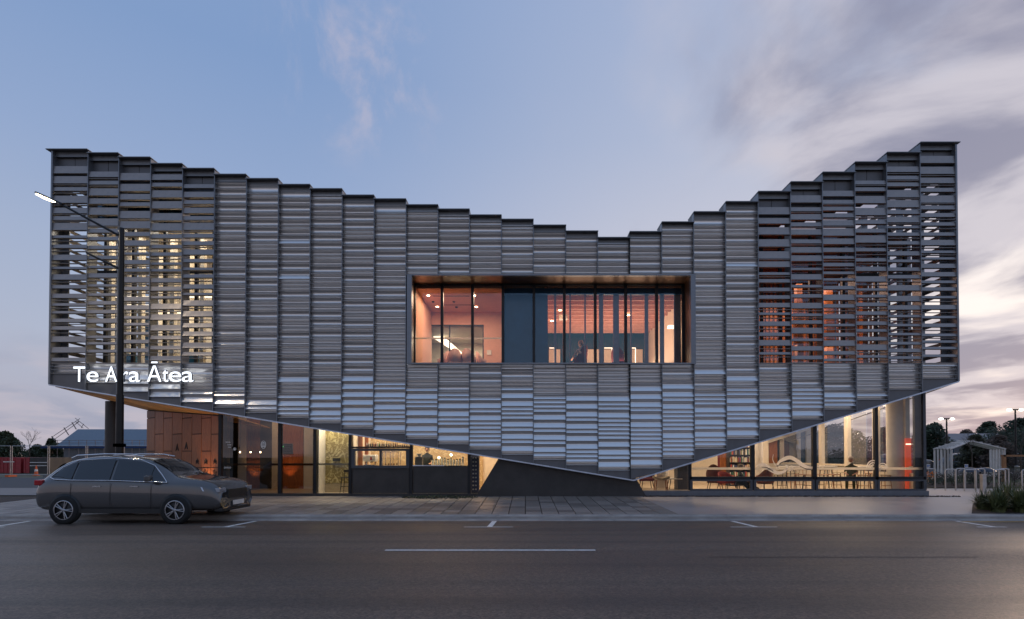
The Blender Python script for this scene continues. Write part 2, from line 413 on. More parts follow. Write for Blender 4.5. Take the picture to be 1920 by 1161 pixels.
# ------------------------------------------------------------------ ground, road, footpath
YF, YG = 19.0, 19.45
KY0, KY1 = 14.1, 14.32            # kerb face
ZG, ZK = -.22, -.09               # gutter, kerb top
def zroad(y):
    if y >= 9.0: return ZG + .033 * (KY0 - y)
    return ZG + .033 * (KY0 - 9.0) - .02 * (9.0 - y)
def zpath(y): return ZK + (y - KY1) * (0 - ZK) / (YF - KY1)
g = MB(); g.quad((-1500, YG + .2, -.03), (1500, YG + .2, -.03), (1500, 2500, -.03), (-1500, 2500, -.03))
g.quad((-1500, -400, -1.2), (1500, -400, -1.2), (1500, YG + .2, -1.2), (-1500, YG + .2, -1.2))
struct(g.build('ground', 'earth'))
g = MB(); ys = [-60, -10, -2, 2, 5, 7, 9, 10, 11.5, 13, KY0]
for a, b in zip(ys, ys[1:]): g.quad((-300, a, zroad(a)), (300, a, zroad(a)), (300, b, zroad(b)), (-300, b, zroad(b)))
road = struct(g.build('road', 'asphalt'))
# near half footpath on which the camera stands is outside the frame
kerb_root = MB(); kerb_root.box(-300, 300, KY0 + .01, KY1 + .06, ZG - .3, ZK - .035)
kr = struct(kerb_root.build('kerb', 'kerb'))
kp = MB()
L = 2.988
kp.add([(0, KY0 - .30, ZG + .006), (L, KY0 - .30, ZG + .006), (L, KY0, ZG + .012), (0, KY0, ZG + .012), (L, KY0 + .03, ZG + .09), (0, KY0 + .03, ZG + .09), (L, KY0 + .06, ZK - .008), (0, KY0 + .06, ZK - .008), (L, KY0 + .09, ZK), (0, KY0 + .09, ZK), (L, KY1 - .01, ZK + .002), (0, KY1 - .01, ZK + .002)],
       [(0, 1, 2, 3), (3, 2, 4, 5), (5, 4, 6, 7), (7, 6, 8, 9), (9, 8, 10, 11)])
km = kp.mesh('kerb_stone', 'kerb')
for i in range(-8, 9): link('kerb_stone', km, kr, (i * 3.0 - .7, 0, 0))
# footpath: bed, pavers, smooth concrete
g = MB(); g.quad((-300, KY1, ZK - .03), (300, KY1, ZK - .03), (300, YG + .2, -.03), (-300, YG + .2, -.03))
fp = struct(g.build('footpath', 'mulch'))
PX1 = 4.06
pw = .45; pav = []
ycur = KY1 + .005; ri = 0
while ycur < YG - .2:
    n0 = int(-17 / pw)
    for c in range(n0, int(PX1 / pw)):
        x0 = c * pw + (ri % 2) * 0.0
        pav.append((x0, ycur))
    ycur += pw; ri += 1
pav.sort(key=lambda p: p[1] + abs(p[0] + 2) * .12)
def paver(mb, x, y, dz=0):
    a, b = zpath(y) + dz, zpath(y + pw) + dz; e = .013
    mb.add([(x + e, y + e, a), (x + pw - e, y + e, a), (x + pw - e, y + pw - e, b), (x + e, y + pw - e, b), (x + e, y + e, a - .025), (x + pw - e, y + e, a - .025), (x + pw - e, y + pw - e, b - .025), (x + e, y + pw - e, b - .025)],
           [(0, 1, 2, 3), (1, 0, 4, 5), (2, 1, 5, 6), (3, 2, 6, 7), (0, 3, 7, 4)])
pm = [mat('paving_%s' % n, c, .5, var=.2, scale=4, bump=.25, bscale=50) for n, c in (('mid', (.25, .21, .18)), ('dark', (.18, .15, .13)), ('light', (.32, .27, .235)))]
pmesh = []; JG = .013
for mm in pm:
    b = MB(); a0, b0 = 0, zpath(KY1 + pw) - zpath(KY1); e = .013
    b.add([(e, e, 0), (pw - e, e, 0), (pw - e, pw - e, b0), (e, pw - e, b0), (e, e, -.025), (pw - e, e, -.025), (pw - e, pw - e, b0 - .025), (e, pw - e, b0 - .025)],
          [(0, 1, 2, 3), (1, 0, 4, 5), (2, 1, 5, 6), (3, 2, 6, 7), (0, 3, 7, 4)])
    pmesh.append(b.mesh('paver', mm))
for i, (x, y) in enumerate(pav[:300]):
    link('paver', rnd.choice(pmesh), fp, (x, y, zpath(y) + rnd.uniform(0, .004)))
g = MB()
for x, y in pav[300:]: paver(g, x, y, rnd.uniform(0, .004))
g.build('pavers', pm[0], fp, kind='stuff')
g = MB(); g.quad((4.05, KY1, ZK + .002), (60, KY1, ZK + .002), (60, YG - .25, .001), (4.05, YG - .25, .001))
struct(g.build('concrete_path', 'concrete'))
g = MB(); g.quad((X(1740, 19.5), YG - .25, .002), (60, YG - .25, .002), (60, 23.6, .002), (X(1740, 19.5), 23.6, .002))
struct(g.build('yard_path', 'concrete'))
# road markings
def mark(name, quads, m='paint', dz=.004):
    b = MB()
    for q in quads: b.add([(x, y, zroad(y) + dz) for x, y in q], [(0, 1, 2, 3)])
    o = b.build(name, m); struct(o); return o
def gp(px, py):                       # pixel -> point on the sloping road
    y = 10.0
    for _ in range(30):
        z = zroad(y); zz = (CAMZ - z) * 1.0
        p = P(px, py, y); s_ = (CAMZ - p[2])
        y = y * zz / s_
    return (P(px, py, y)[0], y)
for (xa, xb, xm, sx) in ((870, 962, 918, 931), (1370, 1457, 1417, 1354), (378, 460, 425, 503), (-40, 8, -10, 85), (1832, 1887, 1862, 1764)):
    a, b_ = gp(xa, 988.5), gp(xb, 988.5)
    y0 = a[1] - .045; y1 = a[1] + .045
    c = gp(xm, 988); d = gp(sx, 973)
    yk = KY0 - .32
    t_ = (yk - y1) / (d[1] - c[1]); dxx = (d[0] - c[0]) * t_
    mark('parking_bay_marking', [[(a[0], y0), (b_[0], y0), (b_[0], y1), (a[0], y1)], [(c[0] - .06, y1 + .001), (c[0] + .06, y1 + .001), (c[0] + dxx + .06, yk), (c[0] + dxx - .06, yk)]])
a, b_ = gp(722, 1032), gp(1117, 1033)
mark('centre_line_marking', [[(a[0], a[1] - .04), (b_[0], a[1] - .04), (b_[0], a[1] + .04), (a[0], a[1] + .04)]])
for k in (1, 2, -1, -2):
    o_ = (9.0) * k * .5 if False else 0
mark('centre_line_marking', [[(a[0] + 11.95, a[1] - .04), (b_[0] + 11.95, a[1] - .04), (b_[0] + 11.95, a[1] + .04), (a[0] + 11.95, a[1] + .04)]])
mark('centre_line_marking', [[(a[0] - 12.2, a[1] - .04), (b_[0] - 12.2, a[1] - .04), (b_[0] - 12.2, a[1] + .04), (a[0] - 12.2, a[1] + .04)]])
xa = gp(1828, 982)[0]
mark('yellow_edge_line', [[(xa, 13.55), (xa + 14, 13.55), (xa + 14, 13.65), (xa, 13.65)]], 'yellow')
# tar-sealed crack in the near lane
cr = MB(); pts = [(gp(1330 + 50 * i, 1045 + .8 * math.sin(i * 1.7))[0], gp(1330 + 50 * i, 1045)[1] + .012 * math.sin(i * 2.3)) for i in range(11)]
for (x0, y0), (x1, y1) in zip(pts, pts[1:]):
    cr.add([(x0, y0 - .012, zroad(y0) + .003), (x1, y1 - .012, zroad(y1) + .003), (x1, y1 + .012, zroad(y1) + .003), (x0, y0 + .012, zroad(y0) + .003)], [(0, 1, 2, 3)])
struct(cr.build('tar_seam', 'rubber'))

# ================================================================== THE BUILDING
B = empty('library_building', 'wide two storey library wrapped in grey metal louvres with a V shaped lower edge', 'building')
BX = [95, 163, 221, 281, 341, 401, 461, 521, 581, 641, 701, 761, 821, 880, 940, 1000, 1061, 1121, 1181, 1241, 1301, 1361, 1422, 1483, 1543, 1604, 1664, 1727, 1793]
TOP = [281, 288, 296, 308, 317, 328, 336, 347, 355, 367, 374, 385, 393, 404, 412, 423, 434, 446, 435, 417, 398, 379, 360, 342, 324, 305, 287, 268]
bx = [X(p, YF, 560) for p in BX]
zt = [Z(p, YF) for p in TOP]
eL = P(93, 722, YF); eV = P(1188, 901, YF); eR = P(1797, 716, YF)
bx[0] = eL[0]; bx[-1] = eR[0]
def zedge(x):
    if x <= eV[0]: return eL[2] + (eV[2] - eL[2]) * (x - eL[0]) / (eV[0] - eL[0])
    return eV[2] + (eR[2] - eV[2]) * (x - eV[0]) / (eR[0] - eV[0])
zWt, zWb = Z(516, YF), Z(682, YF)
zSc = Z(681, YF)
NB = 28
isopen = lambda i: i <= 4 or i >= 22
DEP = .15
def profA(H): return [(.085, H), (DEP * .88, H * .78), (DEP, H * .58), (DEP * .95, H * .36), (DEP * .74, H * .19), (DEP * .4, H * .07), (0.0, 0.0), (-.004, -.007), (0, -.014), (DEP, -.014)]
def profB(H):
    D = .02 + .27 * H
    return [(D * .30, H), (D * .75, H * .78), (D, H * .60), (D * .93, H * .50), (.0, .010), (-.004, 0.0), (0, -.010), (D, -.010)]
def profO(H): return [(.03, H), (.022, H * .7), (.012, H * .3), (0, 0), (-.003, -.007), (0, -.014), (DEP - .03, -.014)]
def extr(mb, prof, x0, x1, y, z):
    k = len(prof) - 3                      # curved sheet first (smooth), then the folded lip and shelf (flat)
    for part, smo in ((prof[:k + 1], True), (prof[k:], False)):
        n = len(part); vs = [(x0, y + d, z + h) for d, h in part] + [(x1, y + d, z + h) for d, h in part]
        mb.add(vs, [(i, i + 1, n + i + 1, n + i) for i in range(n - 1)], smo)
cells = []            # (bay, z, H, kind)
for i in range(NB):
    xl, xr = bx[i], bx[i + 1]
    zmax_edge = max(zedge(xl), zedge(xr))
    step = zmax_edge + (.42 if i == 0 else .3 if i == 1 else .16 if i < 18 else .13)
    bright_to = Z(735 + rnd.uniform(-16, 12), YF) if 5 <= i <= 25 else -9
    if i in (2, 3, 4): bright_to = step + .3
    tops = zt[i] - .16
    spans = []
    if isopen(i): spans = [(step, zSc - .02)]
    elif 11 <= i <= 19: spans = [(step, zWb - .03), (zWt + .03, tops)]
    else: spans = [(step, tops)]
    first = True
    for (a, b) in spans:
        z = a; last = None
        while z < b - .05:
            brt = z < bright_to
            if brt: H = rnd.choice([.28, .28, .15, .15, .15]); kd = 'B'
            else:
                H = rnd.choice([.28, .28, .28, .21, .14, .21]) if z > Z(600, YF) else rnd.choice([.28, .21, .14, .28, .14, .21, .10])
                kd = 'A'
                if H == .28 and rnd.random() < (.05 if not (z < Z(690, YF)) else .16): kd = 'B'
            if first and i >= 5: H = .12; kd = 'A'
            first = False
            if z + H > b - .08: H = b - z
            cells.append((i, z, H, kd)); z += H
    cells[-1] = cells[-1]
lib = {}
big = sorted([c for c in cells if c[2] in (.28, .21)], key=lambda c: -c[2])[:300]
bigset = set(big)
sm = MB()
JOINT = .02
for c in cells:
    i, z, H, kd = c; x0, x1 = bx[i] + .014, bx[i + 1] - .014
    if c in bigset:
        k = (H, kd)
        if k not in lib:
            mb = MB(); extr(mb, profA(H) if kd == 'A' else profB(H), 0, 1, 0, 0); lib[k] = mb.mesh('louvre', 'alu')
        o = link('louvre', lib[k], B, (x0, YF, z)); o.scale = (x1 - x0, 1, 1)
    else:
        extr(sm, profA(H) if kd == 'A' else profB(H), x0, x1, YF, z)
sm.build('slim_louvres', 'alu', B, kind='stuff')
# open screen blades at both ends
blades = []
bl_lib = {}
thin = MB()
for i in [0, 1, 2, 3, 4, 22, 23, 24, 25, 26, 27]:
    x0, x1 = bx[i] + .014, bx[i + 1] - .014
    z = zt[i] - .13; z -= rnd.choice([.0, .1])
    # closed top cell with a mid joint
    hc = rnd.choice([.22, .34, .40])
    pb = MB(); xm = (x0 + x1) / 2
    pb.box(x0, xm - .008, YF + .2, YF + .23, z - hc - .45, z + .1); pb.box(xm + .008, x1, YF + .2, YF + .23, z - hc - .45, z + .1)
    pb.build('back_panel', 'panel', B)
    z -= hc
    while z > zSc + .16:
        H = rnd.choice([.12, .12, .08, .15, .09, .19]) if z < zt[i] - 2.6 else rnd.choice([.2, .26, .14])
        z -= H
        if z < zSc + .03: break
        if H not in bl_lib:
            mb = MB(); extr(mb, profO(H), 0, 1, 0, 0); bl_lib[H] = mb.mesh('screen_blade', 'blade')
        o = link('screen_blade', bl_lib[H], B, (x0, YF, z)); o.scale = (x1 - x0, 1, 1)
        gap = rnd.choice([.15, .19, .24]) if z < zt[i] - 2.6 else rnd.choice([.1, .13, .17])
        if gap > .19 or rnd.random() < .3:
            thin.box(x0, x1, YF, YF + .10, z - gap * .55, z - gap * .55 + .012)
        z -= gap
    thin.box(x0, x1, YF, YF + .2, zSc - .012, zSc + .012)
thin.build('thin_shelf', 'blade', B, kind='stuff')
# fins, caps, returns, backing, fascia
for i in range(NB + 1):
    x = bx[i]; zb = zedge(x) + .02
    ztp = max(zt[max(0, i - 1)], zt[min(NB - 1, i)]) - .06
    sp = [(zb, ztp)]
    if 12 <= i <= 19: sp = [(zb, zWb - .02), (zWt + .02, ztp)]
    if i in (11, 20): sp = [(zb, ztp)]
    for a, b in sp:
        m = MB(); w = .011 if 0 < i < NB else .03
        m.box(x - w, x + w, YF - .03, YF + (.42 if (i <= 5 or i >= 22) else .155), a, b)
        m.build('screen_fin', 'fin' if i != 18 else 'backing', B)
for i in range(NB):
    xl, xr = bx[i], bx[i + 1]; z = zt[i]
    ov = (.17 if i == 0 else 0), (.1 if i == NB - 1 else 0)
    rd = .42 if i < 18 else .62
    m = MB(); m.box(xl - ov[0] - .012, xr + ov[1] + .012, YF - .09, YF + rd, z - .025, z)
    m.box(xl - .008, xr + .008, YF + .10, YF + .14, z - .2, z - .027)
    m.build('parapet_cap', 'cap', B)
    m = MB()
    for xx in (xl, xr): m.box(xx - .006, xx + .006, YF + .16, YF + rd - .01, z - .75, z - .027)
    m.box(xl + .006, xr - .006, YF + rd - .03, YF + rd - .012, z - .75, z - .027)
    m.build('parapet_side', 'panel', B)
    lo = max(zedge(xl), zedge(xr))
    ylo, yhi = YF + DEP + .01, YF + DEP + .05
    if isopen(i):
        m = MB(); m.prism([(xl, zedge(xl) + .03), (xr, zedge(xr) + .03), (xr, zSc - .015), (xl, zSc - .015)], ylo, yhi); m.build('backing_sheet', 'backing', B)
    elif 11 <= i <= 19:
        m = MB(); m.prism([(xl, zedge(xl) + .03), (xr, zedge(xr) + .03), (xr, zWb - .03), (xl, zWb - .03)], ylo, yhi)
        m.box(xl, xr, ylo, yhi, zWt + .04, z - .2); m.build('backing_sheet', 'backing', B)
    else:
        m = MB(); m.prism([(xl, zedge(xl) + .03), (xr, zedge(xr) + .03), (xr, z - .2), (xl, z - .2)], ylo, yhi); m.build('backing_sheet', 'backing', B)
    step = lo + (.42 if i == 0 else .3 if i == 1 else .16 if i < 18 else .13) - .018
    m = MB(); m.prism([(xl + .013, zedge(xl + .013) + .02), (xr - .013, zedge(xr - .013) + .02), (xr - .013, step), (xl + .013, step)], YF + .045, YF + .07)
    m.build('fascia_panel', 'panel', B)
# light metal trim along the V edge
for a, b in ((eL, eV), (eV, eR)):
    m = MB(); m.add([(a[0], YF - .04, a[2] - .02), (b[0], YF - .04, b[2] - .02), (b[0], YF - .04, b[2] + .025), (a[0], YF - .04, a[2] + .025),
                     (a[0], YF + .2, a[2] - .02), (b[0], YF + .2, b[2] - .02), (b[0], YF + .2, b[2] + .025), (a[0], YF + .2, a[2] + .025)],
                    [(0, 1, 2, 3), (4, 7, 6, 5), (1, 0, 4, 5), (3, 2, 6, 7), (0, 3, 7, 4), (2, 1, 5, 6)])
    m.build('edge_trim', 'trim', B)
# soffits
SL, SR = -.096, -.15
xw = X(413, YG)
def zs(x, y, s): return zedge(x) - .02 + s * (y - YF)
# left: boards of timber running along the depth
nb = 30
for k in range(nb):
    xa = eL[0] + .02 + (xw + .3 - eL[0]) * k / nb; xb = eL[0] + .02 + (xw + .3 - eL[0]) * (k + 1) / nb - .012
    m = MB(); y0, y1 = YF + .21, 27.0
    m.add([(xa, y0, zs(xa, y0, SL) + .0), (xb, y0, zs(xb, y0, SL)), (xb, y1, zs(xb, y1, SL)), (xa, y1, zs(xa, y1, SL)),
           (xa, y0, zs(xa, y0, SL) + .04), (xb, y0, zs(xb, y0, SL) + .04), (xb, y1, zs(xb, y1, SL) + .04), (xa, y1, zs(xa, y1, SL) + .04)],
          [(0, 3, 2, 1), (0, 1, 5, 4), (1, 2, 6, 5), (3, 7, 6, 2), (0, 4, 7, 3), (4, 5, 6, 7)])
    m.build('soffit_board', 'soffitwood', B)
m = MB(); xr_ = X(1733, YG) ; x1 = eR[0] - .02
m.quad((xr_, YF + .2, zs(xr_, YF + .2, SR)), (x1, YF + .2, zs(x1, YF + .2, SR)), (x1, 30, zs(x1, 30, SR)), (xr_, 30, zs(xr_, 30, SR)))
m.build('soffit', 'bronze', B)
m = MB(); m.quad((eL[0], YF + .3, 4.05), (xw, YF + .3, 4.05), (xw, 33, 4.05), (eL[0], 33, 4.05))
m.build('soffit_void', 'backing', B)
# outer side sheets below the open side screens
m = MB(); m.add([(eL[0] - .01, YF + .1, eL[2]), (eL[0] - .01, 33, eL[2] + SL * 14), (eL[0] - .01, 33, zSc), (eL[0] - .01, YF + .1, zSc)], [(0, 1, 2, 3)])
m.add([(eR[0] + .01, YF + .1, eR[2]), (eR[0] + .01, 33, eR[2] + SR * 10), (eR[0] + .01, 33, zSc), (eR[0] + .01, YF + .1, zSc)], [(0, 3, 2, 1)])
m.build('side_cladding', 'panel', B)
# side screens
for sx, zt0 in ((eL[0], zt[0]), (eR[0], zt[-1])):
    z = zSc + .1; sg = 1 if sx < 0 else -1
    while z < zt0 - .3:
        H = rnd.choice([.08, .10, .14])
        m = MB(); a, b = (sx, sx + sg * .05)
        m.add([(a, YF + .3, z), (a, 30, z), (b, 30, z + H), (b, YF + .3, z + H), (a + sg * .012, YF + .3, z), (a + sg * .012, 30, z), (b + sg * .012, 30, z + H), (b + sg * .012, YF + .3, z + H)],
              [(0, 1, 2, 3), (7, 6, 5, 4), (0, 4, 5, 1), (3, 2, 6, 7)])
        m.build('side_blade', 'blade', B)
        z += H + rnd.choice([.18, .24, .3])
    for k in range(9):
        y = YF + .42 + k * 1.13
        m = MB(); m.box(min(sx, sx + sg * .28), max(sx, sx + sg * .28), y, y + .03, zSc, zt0 - .1); m.build('side_post', 'fin', B)
# slabs and the weather envelope
XI0, XI1 = X(168, 20.3), X(1722, 20.5)
ZFL = 4.72
m = MB(); m.box(eL[0] + .1, eR[0] - .1, YF + .3, 32, zSc - .42, zSc - .05); m.build('upper_floor_slab', 'dkfloor', B)
# ground glass line ------------------------------------------------
zc = 4.1
def gx(p, Y=YG): return X(p, Y, 890)
zb = Z(919, YG); ztr = Z(897, YG)
def zmax(x): return zedge(x) - .03
# dark plinth and sloping charcoal wall that the V touches
m = MB(); xa, xb_, xc, xd = gx(935), gx(1188), gx(1207), gx(893)
m.prism([(gx(893), 0), (gx(1209), 0), (gx(1190), zedge(gx(1190)) + .02), (gx(1188), zedge(gx(1188)) + .1), (gx(937), zedge(gx(937)) + .05)], YF + .21, YG + .3)
m.build('charcoal_wall', 'charcoal', B)
m = MB(); m.box(gx(1205), gx(1737), YG - .12, YG + .2, -.02, zb - .02); m.build('plinth', 'plinth', B)
m = MB(); m.box(gx(413), gx(900), YG - .06, YG + .2, -.02, .09); m.build('plinth', 'charcoal', B)
def mull(p, w=6, z0=None, m_='black'):
    x = gx(p); ww = w / 51.9 / 2
    z1 = min(zmax(x - ww), zmax(x + ww)) + .12
    b = MB(); b.box(x - ww, x + ww, YG - .05, YG + .09, z0 if z0 is not None else .09, z1); b.build('mullion', m_, B)
for p in (413, 525, 591, 657, 771, 880): mull(p)
mull(1293, 6, zb); mull(1411, 7, zb); mull(1527, 7, zb); mull(1643, 6, zb); mull(1733, 5, zb, 'frame')
def pane(pa, pb, z0, z1=None, g='glass', name='window_pane', Y=YG):
    xa, xb = gx(pa), gx(pb)
    b = MB()
    if z1 is None: b.quad((xa, Y, z0), (xb, Y, z0), (xb, Y, zmax(xb) + .1), (xa, Y, zmax(xa) + .1))
    else: b.quad((xa, Y, z0), (xb, Y, z0), (xb, Y, z1), (xa, Y, z1))
    return b.build(name, g, B)
RP = [1296, 1407, 1415, 1523, 1531, 1640, 1646, 1731]
for a, b in zip(RP[::2], RP[1::2]):
    pane(a, b, ztr + .06); pane(a + 4, b - 4, zb + .05, ztr - .05)
    f = MB(); xa, xb = gx(a - 3), gx(b + 3)
    f.box(xa, xb, YG - .05, YG + .06, ztr - .045, ztr + .06)
    f.build('transom', 'black', B)
    f = MB(); f.box(xa + .01, xb - .01, YG - .07, YG + .02, zb - .03, zb + .045); f.box(xa + .01, xa + .09, YG - .07, YG + .02, zb + .046, ztr - .046); f.box(xb - .09, xb - .01, YG - .07, YG + .02, zb + .046, ztr - .046)
    f.box(xa + .091, xb - .091, YG - .07, YG + .02, ztr - .1, ztr - .046)
    f.build('lower_frame', 'frame', B)
    r = MB(); r.quad((gx(a), YG + .012, Z(881, YG)), (gx(b), YG + .012, Z(881, YG)), (gx(b), YG + .012, Z(876.5, YG)), (gx(a), YG + .012, Z(876.5, YG))); r.build('manifestation_band', 'etch', B)
b = MB(); b.quad((gx(1207), YG, zb), (gx(1291), YG, zb), (gx(1291), YG, zmax(gx(1291))), (gx(1190), YG, zmax(gx(1190)))); b.build('window_pane', 'glass', B)
for a, b in ((416, 522), (528, 588)):
    pane(a, b, .1, g='glassdark')
    r = MB(); r.box(gx(a), gx(b), YG + .11, YG + .15, Z(873, YG + .1), Z(869, YG + .1)); r.build('handrail', 'bronze', B)
pane(594, 654, .1)
r = MB(); r.box(gx(594), gx(654), YG + .11, YG + .15, Z(872, YG + .1), Z(869, YG + .1)); r.build('handrail', 'beigefab', B)
pane(660, 768, Z(838, YG)); pane(774, 877, Z(873, YG)); pane(883, 900, .1)
# servery window
f = MB(); xa, xb = gx(660), gx(768); za, zb2 = Z(878, YG), Z(841, YG)
for q in ((xa, xb, zb2 - .09, zb2), (xa, xb, za, za + .1), (xa, xa + .12, za + .1, zb2 - .09), (xb - .12, xb, za + .1, zb2 - .09)): f.box(q[0], q[1], YG - .08, YG + .05, q[2], q[3])
f.build('servery_frame', 'frame', B)
f = MB(); xm = gx(714); f.box(xm - .04, xm + .04, YG - .05, YG + .03, za + .1, zb2 - .09); f.build('servery_mullion', 'frame', B)
f = MB(); f.quad((xa + .12, YG, za + .1), (xb - .12, YG, za + .1), (xb - .12, YG, zb2 - .09), (xa + .12, YG, zb2 - .09)); f.build('servery_pane', 'glass', B)
f = MB(); f.box(gx(657), gx(771), YG - .04, YG + .08, Z(840.5, YG), Z(837.5, YG)); f.build('transom', 'black', B)
f = MB(); f.box(gx(661), gx(767), YG - .02, YG + .04, .1, za - .005); f.build('counter_panel', 'charcoal', B)
f = MB(); f.box(gx(775), gx(877), YG - .02, YG + .04, .1, Z(873, YG)); f.build('counter_panel', 'charcoal', B)
f = MB(); f.box(gx(774), gx(833), YG - .05, YG - .021, Z(874, YG), Z(872.4, YG)); f.build('counter_edge', 'trim', B)

# angled timber wall beneath the left overhang --------------------
A0 = Vector((gx(413) + .0, YG + .12, 0)); A1 = Vector((X(275, 23.5), 23.5, 0))
px_b = [275, 290.5, 306.5, 323, 341.5, 360, 378, 396, 412.5]
def wall_pt(px):           # intersection of the view ray with the wall line
    r = (px - CX) / FPX
    d = A1 - A0; t_ = (r * A0.y - A0.x) / (d.x - r * d.y)
    return A0 + d * t_
wn = Vector((-(A1 - A0).y, (A1 - A0).x, 0)).normalized()
if wn.y > 0: wn = -wn
def bslab(mb, pa, pb, za0, za1, zb0, zb1, th, off=0):
    a, b = pa + wn * off, pb + wn * off; c, d = pa + wn * (off + th), pb + wn * (off + th)
    mb.add([(a.x, a.y, za0), (b.x, b.y, zb0), (d.x, d.y, zb0), (c.x, c.y, za0), (a.x, a.y, za1), (b.x, b.y, zb1), (d.x, d.y, zb1), (c.x, c.y, za1)],
           [(3, 2, 1, 0), (4, 5, 6, 7), (0, 1, 5, 4), (1, 2, 6, 5), (2, 3, 7, 6), (3, 0, 4, 7)])
m = MB(); a, b = wall_pt(275), wall_pt(413)
bslab(m, a, b, 0, zs(a.x, a.y, SL) - .01, 0, zs(b.x, b.y, SL) - .01, -.2, -.03); m.build('wall_backing', 'backing', B)
for k in range(8):
    pa, pb = wall_pt(px_b[k]), wall_pt(px_b[k + 1]); d = (pb - pa).normalized() * .018; pa, pb = pa + d, pb - d
    pm_ = (px_b[k] + px_b[k + 1]) / 2; ym = (pa.y + pb.y) / 2
    js = ([784, 846] if k % 2 == 0 else [814]) + [877]
    lev = [(zs(pa.x, pa.y, SL) - .03, zs(pb.x, pb.y, SL) - .03)] + [(Z(j, ym), Z(j, ym)) for j in js] + [(0.02, 0.02)]
    for (t0, t1), (b0, b1) in zip(lev, lev[1:]):
        m = MB(); bslab(m, pa, pb, b0 + .016, t0 - .016, b1 + .016, t1 - .016, .03, -.02); m.build('timber_panel', 'timber', B)
# carved motifs in the boards
def motif(mb, px, py, r, kind):
    p = wall_pt(px); c = Vector((p.x, p.y, Z(py, p.y))) + wn * .014; t_ = (A0 - A1).normalized(); s = p.y / FPX
    def q(a, b): return c + t_ * (a * s) + Vector((0, 0, b * s))
    if kind == 'chev':
        for o_ in range(3): mb.path([q(-r + o_ * 2.2, -r + o_), q(0, r - o_ * 2.5), q(r - o_ * 2.2, -r + o_)], .011, 4)
    elif kind == 'loop':
        for sx in (-1, 1):
            mb.path([q(sx * (r * .5 + r * .4 * math.cos(a)), r * .5 * math.sin(a)) for a in [x * .5 for x in range(13)]], .014, 4)
        mb.path([q(-r, -r * .7), q(0, r), q(r, -r * .7)], .009, 4)
    else:
        for k in range(3): mb.path([q(-r + r * a / 4, -k * 4 + 3 * math.sin(a * .8 + k)) for a in range(9)], .010, 4)
for px, py, r, kd in ((333, 839, 7, 'chev'), (350, 836, 7, 'chev'), (371, 866, 6, 'loop'), (387, 866, 6, 'loop'), (404, 866, 6, 'loop'), (387, 883, 7, 'wave'), (404, 884, 7, 'wave'), (371, 884, 7, 'wave'), (387, 896, 7, 'wave'), (404, 898, 7, 'wave')):
    m = MB(); motif(m, px, py, r, kd); m.build('carved_motif', 'black', B)
up = wall_pt(392); up = Vector((up.x, up.y, .05)) + wn * .35
m = MB(); m.lathe((up.x, up.y, 0), [(.001, .03), (.05, .03), (.06, 0)], 12); m.build('uplight', 'bulb', B)
spot('uplight_beam', (up.x, up.y, .08), (up.x - wn.x * .3, up.y - wn.y * .3, 1.8), 90, 75)
for px in (300, 345):  # two unseen uplights added to brighten the soffit
    q = wall_pt(px); q = Vector((q.x, q.y, .05)) + wn * 1.0
    m = MB(); m.lathe((q.x, q.y, 0), [(.001, .03), (.05, .03), (.06, 0)], 12); m.build('uplight', 'bulb', B)
    spot('uplight_beam', (q.x, q.y, .08), (q.x, q.y - .6, 3), 42, 100, (1, .78, .55))
# round column
cxp = X(214, 21.8); m = MB(); m.lathe((cxp, 21.8, 0), [(.3, 0), (.3, zs(cxp, 21.8, SL))], 28); m.build('round_column', 'steelcol', B)

# ------------------------------------------------------------------ interiors: enclosure
ZF = .06
m = MB(); m.box(gx(413), gx(1728), YG + .1, 31.5, -.02, ZF); m.build('ground_floor_slab', 'floor', B)
ZC1 = 3.75
m = MB(); m.box(gx(413), gx(1728), YG + .25, 31.6, ZC1, ZC1 + .06); m.build('ground_ceiling', 'cream', B)
# ---- lobby (left)
def wallx(name, x0, x1, y, z0, z1, m_, th=.12): b = MB(); b.box(x0, x1, y, y + th, z0, z1); return b.build(name, m_, B)
def wally(name, x, y0, y1, z0, z1, m_, th=.12): b = MB(); b.box(x, x + th, y0, y1, z0, z1); return b.build(name, m_, B)
YL = 22.6
segs = [(405, 431, 'beigefab'), (431, 446, 'backing'), (446, 462, 'cream'), (462, 488, 'timber'), (488, 510, 'charcoal'), (510, 521, 'cream'), (521, 533, 'timber'), (533, 569, 'timber'), (569, 592, 'white')]
for a, b, mm in segs:
    wallx('lobby_wall_panel', X(a, YL), X(b, YL) - .01, YL + rnd.uniform(0, .05), ZF, ZC1, mm)
for px, py, r, kd in ((474, 868, 6, 'loop'), (486, 868, 6, 'loop')):
    pass
m = MB()
for k in range(6):
    c = P(468 + (k % 2) * 12, 862 + (k // 2) * 12, YL - .06); s = YL / FPX
    m.path([(c[0] + s * 5 * math.cos(a * .6), YL - .05, c[2] + s * (3 * math.sin(a * .6))) for a in range(7)], .012, 4)
m.build('carved_motif', 'black', B)
spot('uplight_beam', (X(478, YL), YL - .35, .2), (X(478, YL), YL + .1, 1.6), 50, 60)
spot('uplight_beam', (X(545, YL), YL - .35, .2), (X(543, YL), YL + .1, 1.8), 60, 60, (1, .4, .18))
wally('lobby_side_wall', X(592, YG + .3), YG + .3, YL, ZF, ZC1, 'white')
area('lobby_light', (X(500, 21), 21, ZC1 - .05), 2.5, 1.5, 55.0, (1, .75, .5))
